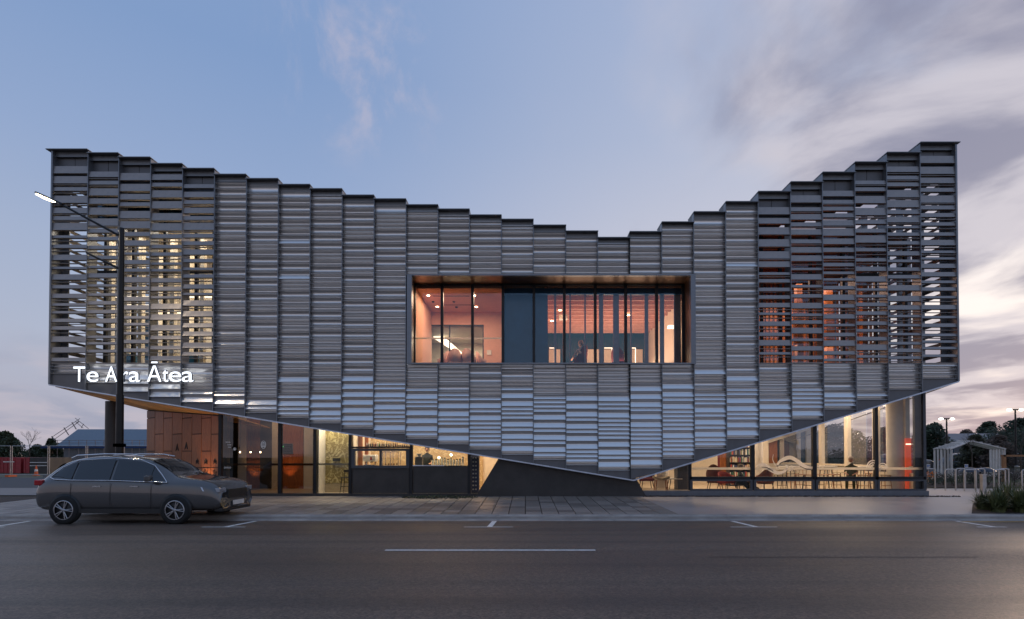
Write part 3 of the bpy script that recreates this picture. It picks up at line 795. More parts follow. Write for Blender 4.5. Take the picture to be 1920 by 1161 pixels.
for px in (450, 470, 488):
    c = P(px, 848, 21.0); lamp = empty('pendant_lamp', {450: 'small glowing pendant bulb hanging in the entrance lobby, nearest the timber wall', 470: 'middle glowing pendant bulb hanging in the entrance lobby', 488: 'glowing pendant bulb hanging in the lobby under the oval window sticker'}[px], 'lamp', (c[0], c[1], c[2]), 'pendant bulbs in the lobby')
    b = MB(); b.ball((0, 0, 0), .03, 8, 6); b.build('bulb', 'bulb', lamp, local=True)
    b = MB(); b.tube((0, 0, .04), (0, 0, ZC1 - c[2]), .006, n=5); b.build('cord', 'black', lamp, local=True)
# oval sticker and menu board
b = MB(); c = P(494, 834, YG - .01); s = 1 / 51.9
def ovalring(mb, c, rx, rz, w, y):
    n = 20; vs = []
    for k in range(n):
        a = 2 * math.pi * k / n; vs += [(c[0] + rx * math.cos(a), y, c[2] + rz * math.sin(a)), (c[0] + (rx - w) * math.cos(a), y, c[2] + (rz - w) * math.sin(a))]
    mb.add(vs, [(2 * k, 2 * ((k + 1) % n), 2 * ((k + 1) % n) + 1, 2 * k + 1) for k in range(n)])
ovalring(b, c, 5 * s, 7.5 * s, 1.2 * s, YG - .012)
b.prism([(c[0] - 3 * s, c[2] + 3.6 * s), (c[0], c[2] + 5 * s), (c[0] + 3 * s, c[2] + 3.6 * s), (c[0] + 3 * s, c[2] + 2.2 * s), (c[0] - 3 * s, c[2] + 2.2 * s)], YG - .013, YG - .011)
for q in ((-3.2, -1.2), (-.6, .9), (1.4, 3.2)): b.box(c[0] + q[0] * s, c[0] + q[1] * s, YG - .013, YG - .011, c[2] - 4.5 * s, c[2] - 1 * s)
b.box(c[0] - 4 * s, c[0] + 4 * s, YG - .013, YG - .011, c[2] + .2 * s, c[2] + 1.2 * s)
b.build('oval_sticker', 'white', B)
b = MB(); c = P(440, 842, YG - .01); ovalring(b, c, 2.8 * s, 2.8 * s, .8 * s, YG - .012); b.box(c[0] - 1 * s, c[0] + 1 * s, YG - .013, YG - .011, c[2] - 1.5 * s, c[2] + 1.2 * s); b.build('round_sticker', 'white', B)
for py, w, xo in ((830, 9, 424), (835, 7, 427), (839.5, 6, 428)):
    b = MB(); c = P(xo, py, YG)
    for k in range(w): b.box(c[0] + k * s * .95, c[0] + (k * .95 + .65) * s, YG - .013, YG - .011, c[2], c[2] + s * (1.2 + .8 * ((k * 7) % 3 == 0)))
    b.build('window_lettering', 'white', B)
b = MB(); c = P(420, 877, YG)
for k in range(5): ovalring(b, (c[0] + (k + .5) * 2.7 * s, 0, c[2]), 1.1 * s, 1.7 * s, .5 * s, YG - .012)
b.build('window_numerals', 'white', B)
bd = empty('menu_board', 'grey information panel with a green light inside the lobby glass', 'notice board', (X(539, 19.8), 19.8, Z(842, 19.8)))
b = MB(); b.box(-.21, .21, -.02, .02, -.2, .2); b.build('panel', 'board', bd, bevel=.01, local=True)
b = MB(); b.ball((-.15, -.03, .09), .02, 6, 5); b.build('indicator_light', 'green_led', bd, local=True)
b = MB()
for k in range(5): b.box(-.12, .15 - .03 * (k % 2), -.025, -.021, .12 - k * .065, .13 - k * .065)
b.build('printed_lines', 'white', bd, local=True)

# ---- cafe: wallpaper bay + servery
YW = 21.4
m = MB(); m.box(X(592, YW) - .1, X(900, YW), YW + 1.4, YW + 1.5, ZF, ZC1); m.build('wallpaper_wall', 'wallpaper_pale', B)
m = MB(); m.box(X(592, 20.4) - .1, X(657, 20.4), 20.4, 20.5, ZF + .35, ZC1); m.build('wallpaper_wall', 'wallpaper', B)
m = MB(); m.box(X(592, 20.4) - .1, X(657, 20.4), 20.38, 20.5, ZF, ZF + .34); m.build('skirting_panel', 'beigefab', B)
wally('cafe_side_wall', X(657, 20.5), 20.5, YW + 1.4, ZF, ZC1, 'cream')
m = MB(); m.box(X(672, 21), X(679, 21), 21, 21.1, ZF, ZC1); m.build('timber_post', 'timber', B)
m = MB(); m.box(X(684, 21.4), X(690, 21.4), 21.4, 21.5, ZF, ZC1); m.build('timber_post', 'timber', B)
area('cafe_light', (X(625, 20), 20.0, 3.2), 1.0, .3, 62, (1, .86, .62), (R(-12), 0, 0))
area('cafe_light', (X(770, 21), 21.2, ZC1 - .1), 3.6, 1.2, 200.0, (1, .83, .60))
m = MB(); c = P(631, 862, 20.36); m.box(c[0] - .14, c[0] + .14, 20.34, 20.375, c[2] - .06, c[2] + .06); tag(m.build('wall_plaque', 'plastic'), 'small dark plaque fixed on the leaf patterned wallpaper', 'plaque')
# counters
cn = empty('cafe_counter', 'long dark cafe counter with pale top behind the servery window', 'counter', (X(770, 21), 20.9, ZF))
b = MB(); b.box(X(662, 20.9), X(880, 20.9), 20.6, 21.2, ZF, 1.0); b.build('counter_body', 'charcoal', cn)
b = MB(); b.box(X(660, 20.9), X(882, 20.9), 20.55, 21.25, 1.0, 1.05); b.build('counter_top', 'white', cn)
sh = empty('bottle_shelf', 'high shelf carrying a row of bottles above the servery window', 'shelf', (X(720, 20.2), 20.2, Z(838, 20.2)))
b = MB(); b.box(X(661, 20.2), X(768, 20.2), 20.08, 20.34, Z(838, 20.2) - .03, Z(838, 20.2)); b.build('shelf_board', 'black', sh)
zsb = Z(838, 20.2)
bm = ['bottle_w', 'bottle_w', 'bottle_d', 'bottle_d', 'bottle_r', 'bottle_r', 'bottle_w', 'bottle_g', 'bottle_w', 'bottle_d', 'bottle_w', 'bottle_d', 'bottle_w', 'bottle_a', 'bottle_w', 'bottle_a', 'bottle_r', 'bottle_a', 'bottle_d', 'bottle_d', 'bottle_d', 'bottle_d', 'bottle_d', 'bottle_d']
bname = dict(bottle_w='clear', bottle_d='dark', bottle_r='red', bottle_g='green', bottle_a='amber')
cnt = {}
tot = {k: bm.count(k) for k in bm}
ordn = ['first', 'second', 'third', 'fourth', 'fifth', 'sixth', 'seventh', 'eighth', 'ninth', 'tenth', 'eleventh']
for k, mm in enumerate(bm):
    px = 688 + k * 3.35; x = X(px, 20.2); h = rnd.uniform(.15, .19) if k < 18 else .11
    h = min(h, zedge(X(px, 20.2)) - zsb + .1)
    b = MB(); b.lathe((0, 0, 0), [(.001, 0), (.026, 0), (.026, h * .6), (.01, h * .75), (.01, h), (.001, h)], 8)
    o = b.build('bottle', mm); o.location = (x, 20.2, zsb)
    cnt[mm] = cnt.get(mm, 0) + 1
    lab = ('only ' if tot[mm] == 1 else ordn[cnt[mm] - 1] + ' ') + bname[mm] + ' bottle from the timber posts on the shelf above the servery window'
    tag(o, lab, 'bottle', 'bottles on the servery shelf')
# display cabinet and espresso machine
dc = empty('cake_cabinet', 'steel framed glass cake cabinet standing inside the servery window', 'cabinet', (X(733, 20.3), 20.3, 1.05))
b = MB(); x0, x1, z0, z1 = X(718, 20.75), X(748, 20.75), 1.05, 1.58
for xx in (x0, (x0 + x1) / 2 - .01, x1 - .02): b.box(xx, xx + .02, 20.7, 20.72, z0, z1); b.box(xx, xx + .02, 21.1, 21.12, z0, z1)
b.box(x0, x1, 20.7, 21.12, z1, z1 + .03); b.box(x0, x1, 20.7, 21.12, z0, z0 + .02)
b.build('frame', 'chrome', dc)
b = MB(); b.box(x0 + .02, x1 - .02, 20.73, 21.09, z0 + .25, z0 + .26); b.build('shelf', 'bottle_w', dc)
b = MB(); b.quad((x0, 20.695, z0), (x1, 20.695, z0), (x1, 20.695, z1), (x0, 20.695, z1)); b.build('glass_front', 'glass', dc)
for k in range(5):
    b = MB(); cx_ = x0 + .08 + k * .11; b.ball((cx_, 20.85, z0 + .07), .045, 8, 5, (1, 1, .7)); tag(b.build('pastry', 'bottle_a'), '%s golden pastry from the post end on the lower cabinet shelf' % ordn[k], 'pastry', 'pastries in the cake cabinet')
em = empty('espresso_machine', 'white and chrome espresso machine on the counter, left pane of the servery window', 'coffee machine', (X(692, 20.8), 20.8, 1.05))
x0, x1 = X(682, 20.8), X(706, 20.8)
b = MB(); b.box(x0, x1, 20.65, 21.1, 1.22, 1.48); b.build('body', 'clothwhite', em, bevel=.03)
b = MB(); b.box(x0 + .03, x1 - .03, 20.68, 21.05, 1.05, 1.1); b.box(x0 + .05, x0 + .1, 20.9, 21.05, 1.1, 1.22); b.box(x1 - .1, x1 - .05, 20.9, 21.05, 1.1, 1.22); b.build('base', 'chrome', em)
b = MB()
for k in range(2): b.tube((x0 + .15 + k * .2, 20.62, 1.2), (x0 + .15 + k * .2, 20.75, 1.2), .02); b.tube((x0 + .15 + k * .2, 20.5, 1.19), (x0 + .15 + k * .2, 20.62, 1.2), .012)
b.build('group_handle', 'plastic', em)
b = MB(); b.box(x0 + .3, x0 + .36, 20.64, 20.649, 1.28, 1.4); b.build('front_badge', 'tail', em)
# glass jars on the counter right of the post
for k in range(11):
    px = 812 + k * 5.6; x = X(px, 20.75); h = rnd.uniform(.2, .3)
    o = empty('storage_jar', '%s clear jar with dark lid from the barista along the counter' % ordn[k], 'jar', (x, 20.75, 1.05), 'jars along the cafe counter')
    b = MB(); b.lathe((0, 0, 0), [(.001, 0), (.045, 0), (.045, h), (.035, h + .02)], 10); b.build('body', 'bottle_w', o, local=True)
    b = MB(); b.lathe((0, 0, h + .02), [(.038, 0), (.038, .03), (.001, .035)], 10); b.build('lid', 'plastic', o, local=True)
for px, py in ((823, 858), (846, 853)):
    c = P(px, py, 20.5); b = MB(); b.ball((0, 0, 0), .04, 8, 6); o = b.build('bulb_light', 'bulb'); o.location = c
    tag(o, 'bright bare bulb glowing above the jars, ' + ('nearer the barista' if px == 823 else 'nearer the wine rack'), 'lamp', 'bulbs over the counter')
gr_ = empty('coffee_grinder', 'grey coffee grinder box beside the barista', 'grinder', (X(786, 20.8), 20.8, 1.05))
b = MB(); b.box(-.14, .14, -.12, .12, 0, .36); b.build('body', 'frame', gr_, bevel=.02, local=True); b = MB(); b.lathe((0, 0, .36), [(.06, 0), (.11, .1), (.11, .12)], 12); b.build('hopper', 'bottle_w', gr_, local=True)
# wine rack and lounge seat near the sloping wall
wr = empty('wine_rack', 'tall narrow dark blue rack of pale bottle ends beside the sloping wall', 'wine rack', (X(888, 20), 20, ZF))
b = MB(); b.box(X(883, 20), X(898, 20), 20, 20.3, ZF, 2.2); b.build('case', 'winebl', wr)
b = MB()
for r_ in range(13):
    for c_ in range(2):
        cc_ = (X(887.5 + c_ * 5, 19.98), 19.985, .18 + r_ * .145); b.box(cc_[0] - .03, cc_[0] + .03, 19.97, 19.998, cc_[2], cc_[2] + .05)
b.build('bottle_ends', 'bottle_w', wr, kind='stuff')
area('lounge_light', (X(915, 21.5), 21.5, 2.2), 1, 1, 36.0, (1, .62, .35))
wallx('lounge_wall', X(900, 22.8), X(960, 22.8), 22.85, ZF, ZC1, 'cream')

# ---- library room (right)
YB = 27.5
wallx('library_back_wall', X(1150, YB), X(1345, YB), YB, ZF, ZC1, 'cream')
wallx('library_back_wall', X(1345, YB), X(1395, YB), YB + .02, ZF, ZC1, 'darkred')
for k in range(5):
    wallx('timber_screen', X(1350 + k * 3.6, 25.2), X(1353.2 + k * 3.6, 25.2), 25.2, ZF, ZC1, 'batten', .05)
wallx('library_back_wall', X(1400, YB), X(1440, YB), YB, ZF, ZC1, 'cream')
YB2 = 30.5
# back glazing with cream posts
for a, b, mm in ((1428, 1443, 'cream'), (1462, 1470, 'cream'), (1495, 1501, 'cream'), (1512, 1526, 'cream')):
    wallx('back_post', X(a, YB2), X(b, YB2), YB2, ZF, ZC1, mm)
wallx('back_sill_wall', X(1400, YB2), X(1536, YB2), YB2 - .02, ZF, 1.0, 'cream')
wallx('dark_back_window', X(1440, YB2), X(1536, YB2), YB2 + .2, 1.0, ZC1, 'nightglass')
wallx('timber_recess', X(1443, YB2 - .1), X(1458, YB2 - .1), YB2 - .05, 1.0, 3.0, 'timber')
m = MB()
a, b = P(1432, 834, 30.2), P(1536, 800, 30.2)
m.add([(a[0], 30.2, a[2]), (b[0], 30.2, b[2]), (b[0], 30.2, b[2] + .22), (a[0], 30.2, a[2] + .22), (a[0], 30.35, a[2]), (b[0], 30.35, b[2]), (b[0], 30.35, b[2] + .22), (a[0], 30.35, a[2] + .22)], [(0, 1, 2, 3), (0, 4, 5, 1), (3, 2, 6, 7)])
m.build('sloping_beam', 'cream', B)
for px, Y, r in ((1421, 23.5, .2), (1682, 20.6, .36), (1242, 23, .25)):
    m = MB(); x = X(px, Y); m.lathe((x, Y, ZF), [(r, 0), (r, ZC1 - ZF)], 28); m.build('round_column', 'white', B)
wallx('pillar_cladding', X(1270, 22), X(1289, 22), 22, ZF, ZC1, 'frame', .5)
# end glazing on the right side wall
XS = gx(1730)
def zside(y): return 4.30 - .155 * (y - YG)
m = MB(); m.add([(XS, YG + .1, zside(YG)), (XS, 31, zside(31)), (XS, 31, ZC1 + .5), (XS, YG + .1, ZC1 + .9)], [(0, 1, 2, 3)]); m.build('side_header', 'frame', B)
for px in (1543, 1592, 1646, 1701):
    y = XS * FPX / (px - CX); m = MB(); m.box(XS - .12, XS + .04, y - .1, y + .16, ZF, zside(y) + .1); m.build('side_mullion', 'cream', B)
m = MB(); m.box(XS - .06, XS + .05, YG + .1, 31, 0, .8); m.box(XS - .08, XS + .02, YG + .1, 31, .98, 1.06); m.build('side_sill', 'cream', B)
m = MB(); m.quad((XS + .02, YG + .1, .8), (XS + .02, 31, .8), (XS + .02, 31, 3.9), (XS + .02, YG + .1, 4.3)); m.build('side_pane', 'glassside', B)
m = MB(); y = XS * FPX / (1722 - CX); m.box(XS - .2, XS + .03, YG + .1, y, ZF, 4.2); m.build('corner_panel', 'frame', B)
# library lights, then the glowing red panel at the far right
for k in range(3):
    area('library_light', (X(1250 + k * 150, 23.5), 23.3, ZC1 - .08), 3.2, 2.2, 125, (1, .77, .55))
area('library_light', (X(1640, 22.5), 22, ZC1 - .1), 3.0, 2.0, 70, (1, .77, .55))
area('library_light', (X(1450, 27), 27.5, ZC1 - .1), 6, 3, 120, (1, .77, .55))
for k in range(12):
    c = (X(1240, 22) + k * .88, 21.2 + (k % 4) * 1.7)
    m = MB(); m.lathe((c[0], c[1], ZC1 - .006), [(.001, 0), (.05, 0)], 10); m.build('downlight', 'bulb', B)
# red panel with glow put into its material, for a red interior reflection
rl = empty('red_glowing_panel', 'tall narrow red glowing panel with a white linear light, right of the big corner column', 'light box', (X(1704, 20.1), 20.1, ZF))
b = MB(); b.box(X(1698, 20.05), X(1708, 20.05), 20.05, 20.12, ZF, Z(822, 20.05)); b.build('panel', mat('red_glow_panel', (.5, .05, .02), .5, emit=(1, .12, .04), estr=.35), rl)
b = MB(); b.box(X(1698, 20.03), X(1707, 20.03), 20.0, 20.03, Z(834, 20.03), Z(832, 20.03)); b.build('tube_light', 'tube', rl)

# bookshelf with books
bs = empty('bookshelf', 'black bookshelf filled with books behind the timber screen', 'bookshelf', (X(1385, 24.6), 24.6, ZF))
x0, x1 = X(1368, 24.5), X(1408, 24.5)
b = MB(); b.box(x0 - .03, x0, 24.5, 24.85, ZF, 2.35); b.box(x1, x1 + .03, 24.5, 24.85, ZF, 2.35); b.box(x0, x1, 24.83, 24.86, ZF, 2.35); b.build('case', 'black', bs)
rows = [.12, .46, .80, 1.14, 1.48, 1.82]
for zr in rows:
    b = MB(); b.box(x0, x1, 24.5, 24.83, zr - .025, zr); b.build('shelf', 'black', bs)
    x = x0 + .01
    while x < x1 - .05:
        w = rnd.uniform(.022, .05); h = rnd.uniform(.18, .27)
        if rnd.random() < .12: x += w; continue
        b = MB(); b.box(x, x + w - .003, 24.52, 24.7, zr, zr + h); b.build('book', rnd.choice(BOOKM), bs); x += w

# wave film on the glass
def wavefilm(name, pts, ws, Y=YG - .012, m_='etch'):
    mb = MB(); n = len(pts); vs = []
    for i, (px, py) in enumerate(pts):
        a = pts[max(0, i - 1)]; c = pts[min(n - 1, i + 1)]; dx_, dy_ = c[0] - a[0], c[1] - a[1]; l = math.hypot(dx_, dy_) or 1
        nx, ny = -dy_ / l * ws[i] / 2, dx_ / l * ws[i] / 2
        vs += [P(px + nx, py + ny, Y), P(px - nx, py - ny, Y)]
    mb.add(vs, [(2 * i, 2 * i + 1, 2 * i + 3, 2 * i + 2) for i in range(n - 1)])
    return mb.build(name, m_, B)
def catm(pts, k=6):
    out = []
    for i in range(len(pts) - 1):
        p0, p1, p2, p3 = pts[max(0, i - 1)], pts[i], pts[i + 1], pts[min(len(pts) - 1, i + 2)]
        for j in range(k):
            t_ = j / k
            out.append(tuple(.5 * (2 * p1[q] + (p2[q] - p0[q]) * t_ + (2 * p0[q] - 5 * p1[q] + 4 * p2[q] - p3[q]) * t_ ** 2 + (3 * p1[q] - p0[q] - 3 * p2[q] + p3[q]) * t_ ** 3) for q in range(len(p1))))
    out.append(pts[-1]); return out
def wf(pts, Y=YG - .012, m_='etch'):
    c = catm(pts); wavefilm('wave_film', [(a, b) for a, b, _ in c], [w for _, _, w in c], Y, m_)
wf([(1418, 875, 1), (1424, 872, 5), (1434, 873, 8), (1446, 881, 8), (1458, 887, 6), (1470, 884, 5), (1476, 876, 4), (1473, 872, 2)])
wf([(1456, 878, 2), (1460, 868, 5), (1470, 861, 7), (1482, 858, 7), (1494, 864, 7), (1504, 872, 8), (1515, 878, 8), (1524, 877, 4)])
wf([(1450, 852, .8), (1449, 862, 1.2), (1454, 872, 2), (1462, 875, 3)])
wf([(1478, 884, 2), (1486, 879, 3), (1484, 874, 2), (1480, 877, 1)])
wf([(1462, 869, 1), (1472, 865, 1.6), (1484, 864, 1.5), (1492, 868, .8)], YG - .016, 'black')
wf([(1428, 876, 1), (1438, 877, 1.4), (1450, 884, 1.2)], YG - .016, 'black')
wf([(1500, 874, .8), (1510, 879, 1.4), (1522, 881, 1)], YG - .016, 'black')
for r in (12, 8.5, 5):
    wf([(1637 + r * math.cos(a), 878 - r * 1.2 * math.sin(a), 2.2) for a in [math.pi * k / 8 for k in range(3, 9)]])
    wf([(1655 + r * .8 * math.cos(a), 882 - r * 1.1 * math.sin(a), 2.0) for a in [math.pi * k / 8 for k in range(1, 9)]])

# ---- furniture builders
def leg(mb, x, y, z0, z1, dx_=0, dy_=0, r=.018): mb.tube((x + dx_, y + dy_, z0), (x, y, z1), r * .7, r, 6)
def armchair(loc, rz, label, fab, legm='plastic', h=.82, w=.68, z=ZF, group=None, shell=False):
    o = empty('armchair', label, 'armchair', (loc[0], loc[1], z), group, rz)
    b = MB(); b.box(-w / 2 + .06, w / 2 - .06, -.28, .26, .34, .46); b.build('seat', fab, o, bevel=.05, local=True)
    b = MB(); n = 14; vs = []
    for k in range(n + 1):
        a = math.pi * (-.12 + 1.24 * k / n); rr = w / 2
        hh = (.62 + (h - .62) * max(0, math.sin(a)) ** 1.5)
        for r_, zz in ((rr * .86, .3), (rr, hh), (rr - .05, hh), (rr * .78, .3)):
            vs.append((math.cos(a) * r_, .02 + math.sin(a) * r_ * .85, zz))
    b.add(vs, [(4 * k + j, 4 * k + 4 + j, 4 * k + 4 + (j + 1) % 4, 4 * k + (j + 1) % 4) for k in range(n) for j in range(4)] + [(3, 2, 1, 0), (4 * n, 4 * n + 1, 4 * n + 2, 4 * n + 3)], True)
    b.build('backrest', fab, o, local=True)
    for sx in (-1, 1):
        for sy in (-1, 1):
            b = MB(); leg(b, sx * .2, sy * .2, 0, .36, sx * .06, sy * .05); b.build('leg', legm, o, local=True)
    return o
def table(loc, r, h, label, top='oak', legm='plastic', z=ZF, legs=4, group=None):
    o = empty('table', label, 'table', (loc[0], loc[1], z), group)
    b = MB(); b.lathe((0, 0, h - .03), [(.001, 0), (r, 0), (r, .03), (.001, .03)], 24); b.build('tabletop', top, o, local=True)
    for k in range(legs):
        a = 2 * math.pi * (k + .5) / legs; b = MB(); leg(b, math.cos(a) * r * .45, math.sin(a) * r * .45, 0, h - .03, math.cos(a) * r * .3, math.sin(a) * r * .3); b.build('leg', legm, o, local=True)
    return o
def stool(loc, rz, label, h=.72, seat='oak', legm='plastic', group=None, back=True):
    o = empty('bar_stool', label, 'stool', (loc[0], loc[1], ZF), group, rz)
    b = MB(); b.box(-.2, .2, -.18, .18, h - .03, h); b.build('seat', seat, o, bevel=.012, local=True)
    for sx in (-1, 1):
        for sy in (-1, 1):
            b = MB(); leg(b, sx * .16, sy * .15, 0, h - .03, sx * .05, sy * .05, .016); b.build('leg', legm, o, local=True)
    b = MB(); b.tube((-.19, -.17, .25), (.19, -.17, .25), .01); b.build('footrest', legm, o, local=True)
    if back:
        b = MB(); b.tube((-.18, .18, h), (-.18, .2, h + .24), .011); b.tube((.18, .18, h), (.18, .2, h + .24), .011); b.box(-.2, .2, .19, .21, h + .17, h + .26); b.build('backrest', seat, o, local=True)
    return o
# lounge (between the V tip and the first mullion)
o = empty('bench_stool', 'beige saddle seat stool with timber legs inside the corner by the V tip', 'stool', (X(1239, 21.3), 21.3, ZF))
b = MB(); n = 8
for k in range(n):
    xa, xb = -.3 + .6 * k / n, -.3 + .6 * (k + 1) / n; za, zb_ = .5 + .9 * xa * xa, .5 + .9 * xb * xb
    b.add([(xa, -.2, za), (xb, -.2, zb_), (xb, .2, zb_), (xa, .2, za), (xa, -.2, za - .08), (xb, -.2, zb_ - .08), (xb, .2, zb_ - .08), (xa, .2, za - .08)], [(0, 1, 2, 3), (4, 7, 6, 5), (0, 4, 5, 1), (2, 6, 7, 3)] + ([(0, 3, 7, 4)] if k == 0 else []) + ([(1, 5, 6, 2)] if k == n - 1 else []), True)
b.build('seat', 'beigefab', o, local=True)
for sx in (-1, 1):
    for sy in (-1, 1): b = MB(); leg(b, sx * .2, sy * .13, 0, .44, sx * .04, 0, .028); b.build('leg', 'oak', o, local=True)
armchair((X(1212, 22.6), 22.6), 0, 'dark red armchair half hidden at the V tip, behind the beige stool', 'darkred')
table((X(1262, 22.3), 22.3), .42, .45, 'low round table with pale top beside the dark pillar', 'white')
armchair((X(1340, 21.5), 21.5), R(150), 'brown leather armchair in front of the dark red wall', 'brownfab', h=1.05)
armchair((X(1362, 20.8), 20.8), R(20), 'red armchair with raised side next to the timber screen', 'red', h=.78)
table((X(1390, 20.6), 20.6), .32, .48, 'small round timber table in front of the bookshelf', 'oak')
armchair((X(1432, 20.9), 20.9), R(200), 'rust brown armchair behind the wave film', mat('rust_fabric', (.26, .085, .04), .85), h=.95)
LT = [(1478, 21.8, 'pale'), (1548, 22.6, 'pale'), (1616, 21.6, 'pale'), (1660, 23, 'pale')]
wh = ['under the wave film', 'right of the tall middle mullion', 'beside the seated reader', 'next to the big corner column']
for (px, Y, _), w_ in zip(LT, wh):
    table((X(px, Y), Y), .42, .95, 'high round cafe table ' + w_, 'white', 'frame', group='high tables in the reading room')
sp = [(1462, 20.9, 'under the wave crest'), (1500, 21.0, 'under the right end of the wave film'), (1515, 20.8, 'against the tall middle mullion'), (1486, 23.0, 'far side of the table under the wave film'), (1540, 20.9, 'just right of the middle mullion'), (1562, 21.2, 'in front of the second high table'), (1572, 23.5, 'behind the second high table'), (1618, 20.6, 'just right of the seated reader'), (1634, 22.3, 'behind the last mullion'), (1655, 20.6, 'against the corner column')]
for k, (px, Y, w_) in enumerate(sp):
    stool((X(px, Y), Y), R(rnd.choice([0, 20, -25, 180, 160])), ('timber' if k % 3 else 'pale beige') + ' bar stool ' + w_, .66, 'oak' if k % 3 else 'beigefab', 'oak' if k % 2 else 'plastic', group='stools in the reading room')
stool((X(652, 20), 20.0), 0, 'dark stool standing before the wallpaper, against the mullion', .6, 'plastic')

# ---- people
def person(label, loc, joints, edges, radii, m_, hair, hm, skin_parts, z=0):
    o = empty('person', label, 'person', loc)
    me = bpy.data.meshes.new('body'); me.from_pydata([Vector(j) for j in joints], edges, []); me.update(); me.materials.append(M[m_])
    b = bpy.data.objects.new('body', me); COL.objects.link(b); b.parent = o
    md = b.modifiers.new('skin', 'SKIN'); md.use_smooth_shade = True
    for i, r in enumerate(radii):
        sv = me.skin_vertices[0].data[i]; sv.radius = (r, r * .8) if not isinstance(r, tuple) else r; sv.use_root = (i == 0)
    s2 = b.modifiers.new('sub', 'SUBSURF'); s2.levels = 1; s2.render_levels = 2
    hd = MB(); hx, hy, hz = hair
    hd.ball((hx, hy, hz), .098, 14, 10, (.85, 1, 1.15)); 
    hd.ball((hx, hy - .098, hz - .01), .017, 6, 5)                        # nose
    for sx in (-1, 1): hd.ball((hx + sx * .083, hy + .005, hz - .005), .022, 6, 5, (.5, 1, 1.3))
    hd.build('head', 'skin', o, local=True)
    e = MB()
    for sx in (-1, 1): e.ball((hx + sx * .032, hy - .086, hz + .015), .011, 6, 5)
    e.box(hx - .022, hx + .022, hy - .096, hy - .088, hz - .055, hz - .049); e.build('face', 'plastic', o, local=True)
    h = MB(); h.ball((hx, hy + .022, hz + .028), .112, 14, 9, (.92, 1, 1.05)); h.build('hair', hm, o, local=True)
    for pts, r in skin_parts:
        s_ = MB(); s_.path(pts, r, 8); 
        pe = Vector(pts[-1]); dr = (pe - Vector(pts[-2])).normalized()
        s_.ball(tuple(pe + dr * .04), .035, 8, 6, (.9, 1.1, .8))
        for f in range(5):
            off = Vector(((f - 2) * .016, 0, 0)); s_.tube(pe + dr * .05 + off, pe + dr * (.115 - abs(f - 2) * .012) + off + Vector((0, 0, -.012)), .009, .007, 5)
        s_.build('arm', 'skin', o, local=True)
    return o
# barista standing behind the counter
J = [(0, 0, .95), (0, 0, 1.15), (0, 0, 1.38), (0, 0, 1.47), (0, 0, 1.52), (-.17, 0, 1.38), (.17, 0, 1.38), (-.24, -.03, 1.12), (.24, -.03, 1.12), (-.1, 0, .9), (.1, 0, .9), (-.1, 0, .5), (.1, 0, .5), (-.1, 0, .06), (.1, 0, .06)]
E = [(0, 1), (1, 2), (2, 3), (3, 4), (2, 5), (2, 6), (5, 7), (6, 8), (0, 9), (0, 10), (9, 11), (10, 12), (11, 13), (12, 14)]
person('barista in dark top working behind the cafe counter', (X(801, 21.7), 21.7, ZF), J, E, [.15, .14, .15, .06, .05, .06, .06, .045, .045, .09, .09, .065, .065, .05, .05], 'clothdark', (0, -.01, 1.64), 'hairdark',
       [([(-.24, -.03, 1.12), (-.18, -.28, 1.06)], .032), ([(.24, -.03, 1.12), (.18, -.28, 1.08)], .032)])
def seated(label, loc, rz, m_, hm, lean=0.0, sh=.45):
    J = [(0, 0, sh + .05), (0, .03 + lean * .4, sh + .28), (0, .05 + lean, sh + .52), (0, .03 + lean, sh + .6), (0, .02 + lean, sh + .65), (-.17, .05 + lean, sh + .5), (.17, .05 + lean, sh + .5), (-.22, -.02, sh + .28), (.22, -.02, sh + .28), (-.1, -.08, sh + .03), (.1, -.08, sh + .03), (-.12, -.42, sh + .03), (.12, -.42, sh + .03), (-.12, -.44, .06), (.12, -.44, .06)]
    o = person(label, loc, J, E, [.15, .14, .14, .055, .05, .055, .055, .042, .042, .09, .09, .065, .065, .05, .05], m_, (0, -.0 + lean, sh + .78), hm, [([(-.22, -.02, sh + .28), (-.12, -.26, sh + .22)], .03), ([(.22, -.02, sh + .28), (.12, -.26, sh + .22)], .03)])
    o.rotation_euler = (0, 0, rz); return o
seated('person with grey blonde hair slouched in an armchair before the bookshelf', (X(1398, 20.15), 20.15, -.08), R(75), 'clothdark', 'hairgrey', .16, .3)
armchair((X(1396, 20.2), 20.35), R(75), 'black low armchair carrying the grey haired person', 'clothdark', h=.6)
seated('person in olive shirt reading on a bench at a high table', (X(1595, 21.3), 21.3, 0), R(-35), 'shirt', 'hairgrey', .0, .5)
stool((X(1596, 21.4), 21.4), R(-35), 'low timber stool under the seated reader', .48, back=False)

# ------------------------------------------------------------------ upper window
YU = 20.0
xw0, xw1 = X(765, YF, 600), X(1302, YF, 600)
rv = MB()
rv.box(xw0 - .03, xw0 + .14, YF - .06, YF + .12, zWb - .02, zWt + .02); rv.box(xw1 - .14, xw1 + .03, YF - .06, YF + .12, zWb - .02, zWt + .02)
rv.box(xw0 + .14, xw1 - .14, YF - .06, YF + .12, zWt - .03, zWt + .02); rv.box(xw0 + .14, xw1 - .14, YF - .10, YF + .12, zWb - .03, zWb + .02)
rv.build('outer_window_frame', 'fin', B)
xg0, xg1 = X(777, YU, 600), X(1283, YU, 600); zg0, zg1 = Z(680, YU) , Z(534, YU)
rv = MB()
rv.quad((xw0 + .1, YF + .12, zWt - .03), (xw1 - .1, YF + .12, zWt - .03), (xg1, YU, zg1 + .02), (xg0, YU, zg1 + .02))
rv.quad((xw0 + .1, YF + .12, zWb), (xg0, YU, zg0 - .3), (xg0, YU, zg1 + .05), (xw0 + .1, YF + .12, zWt))
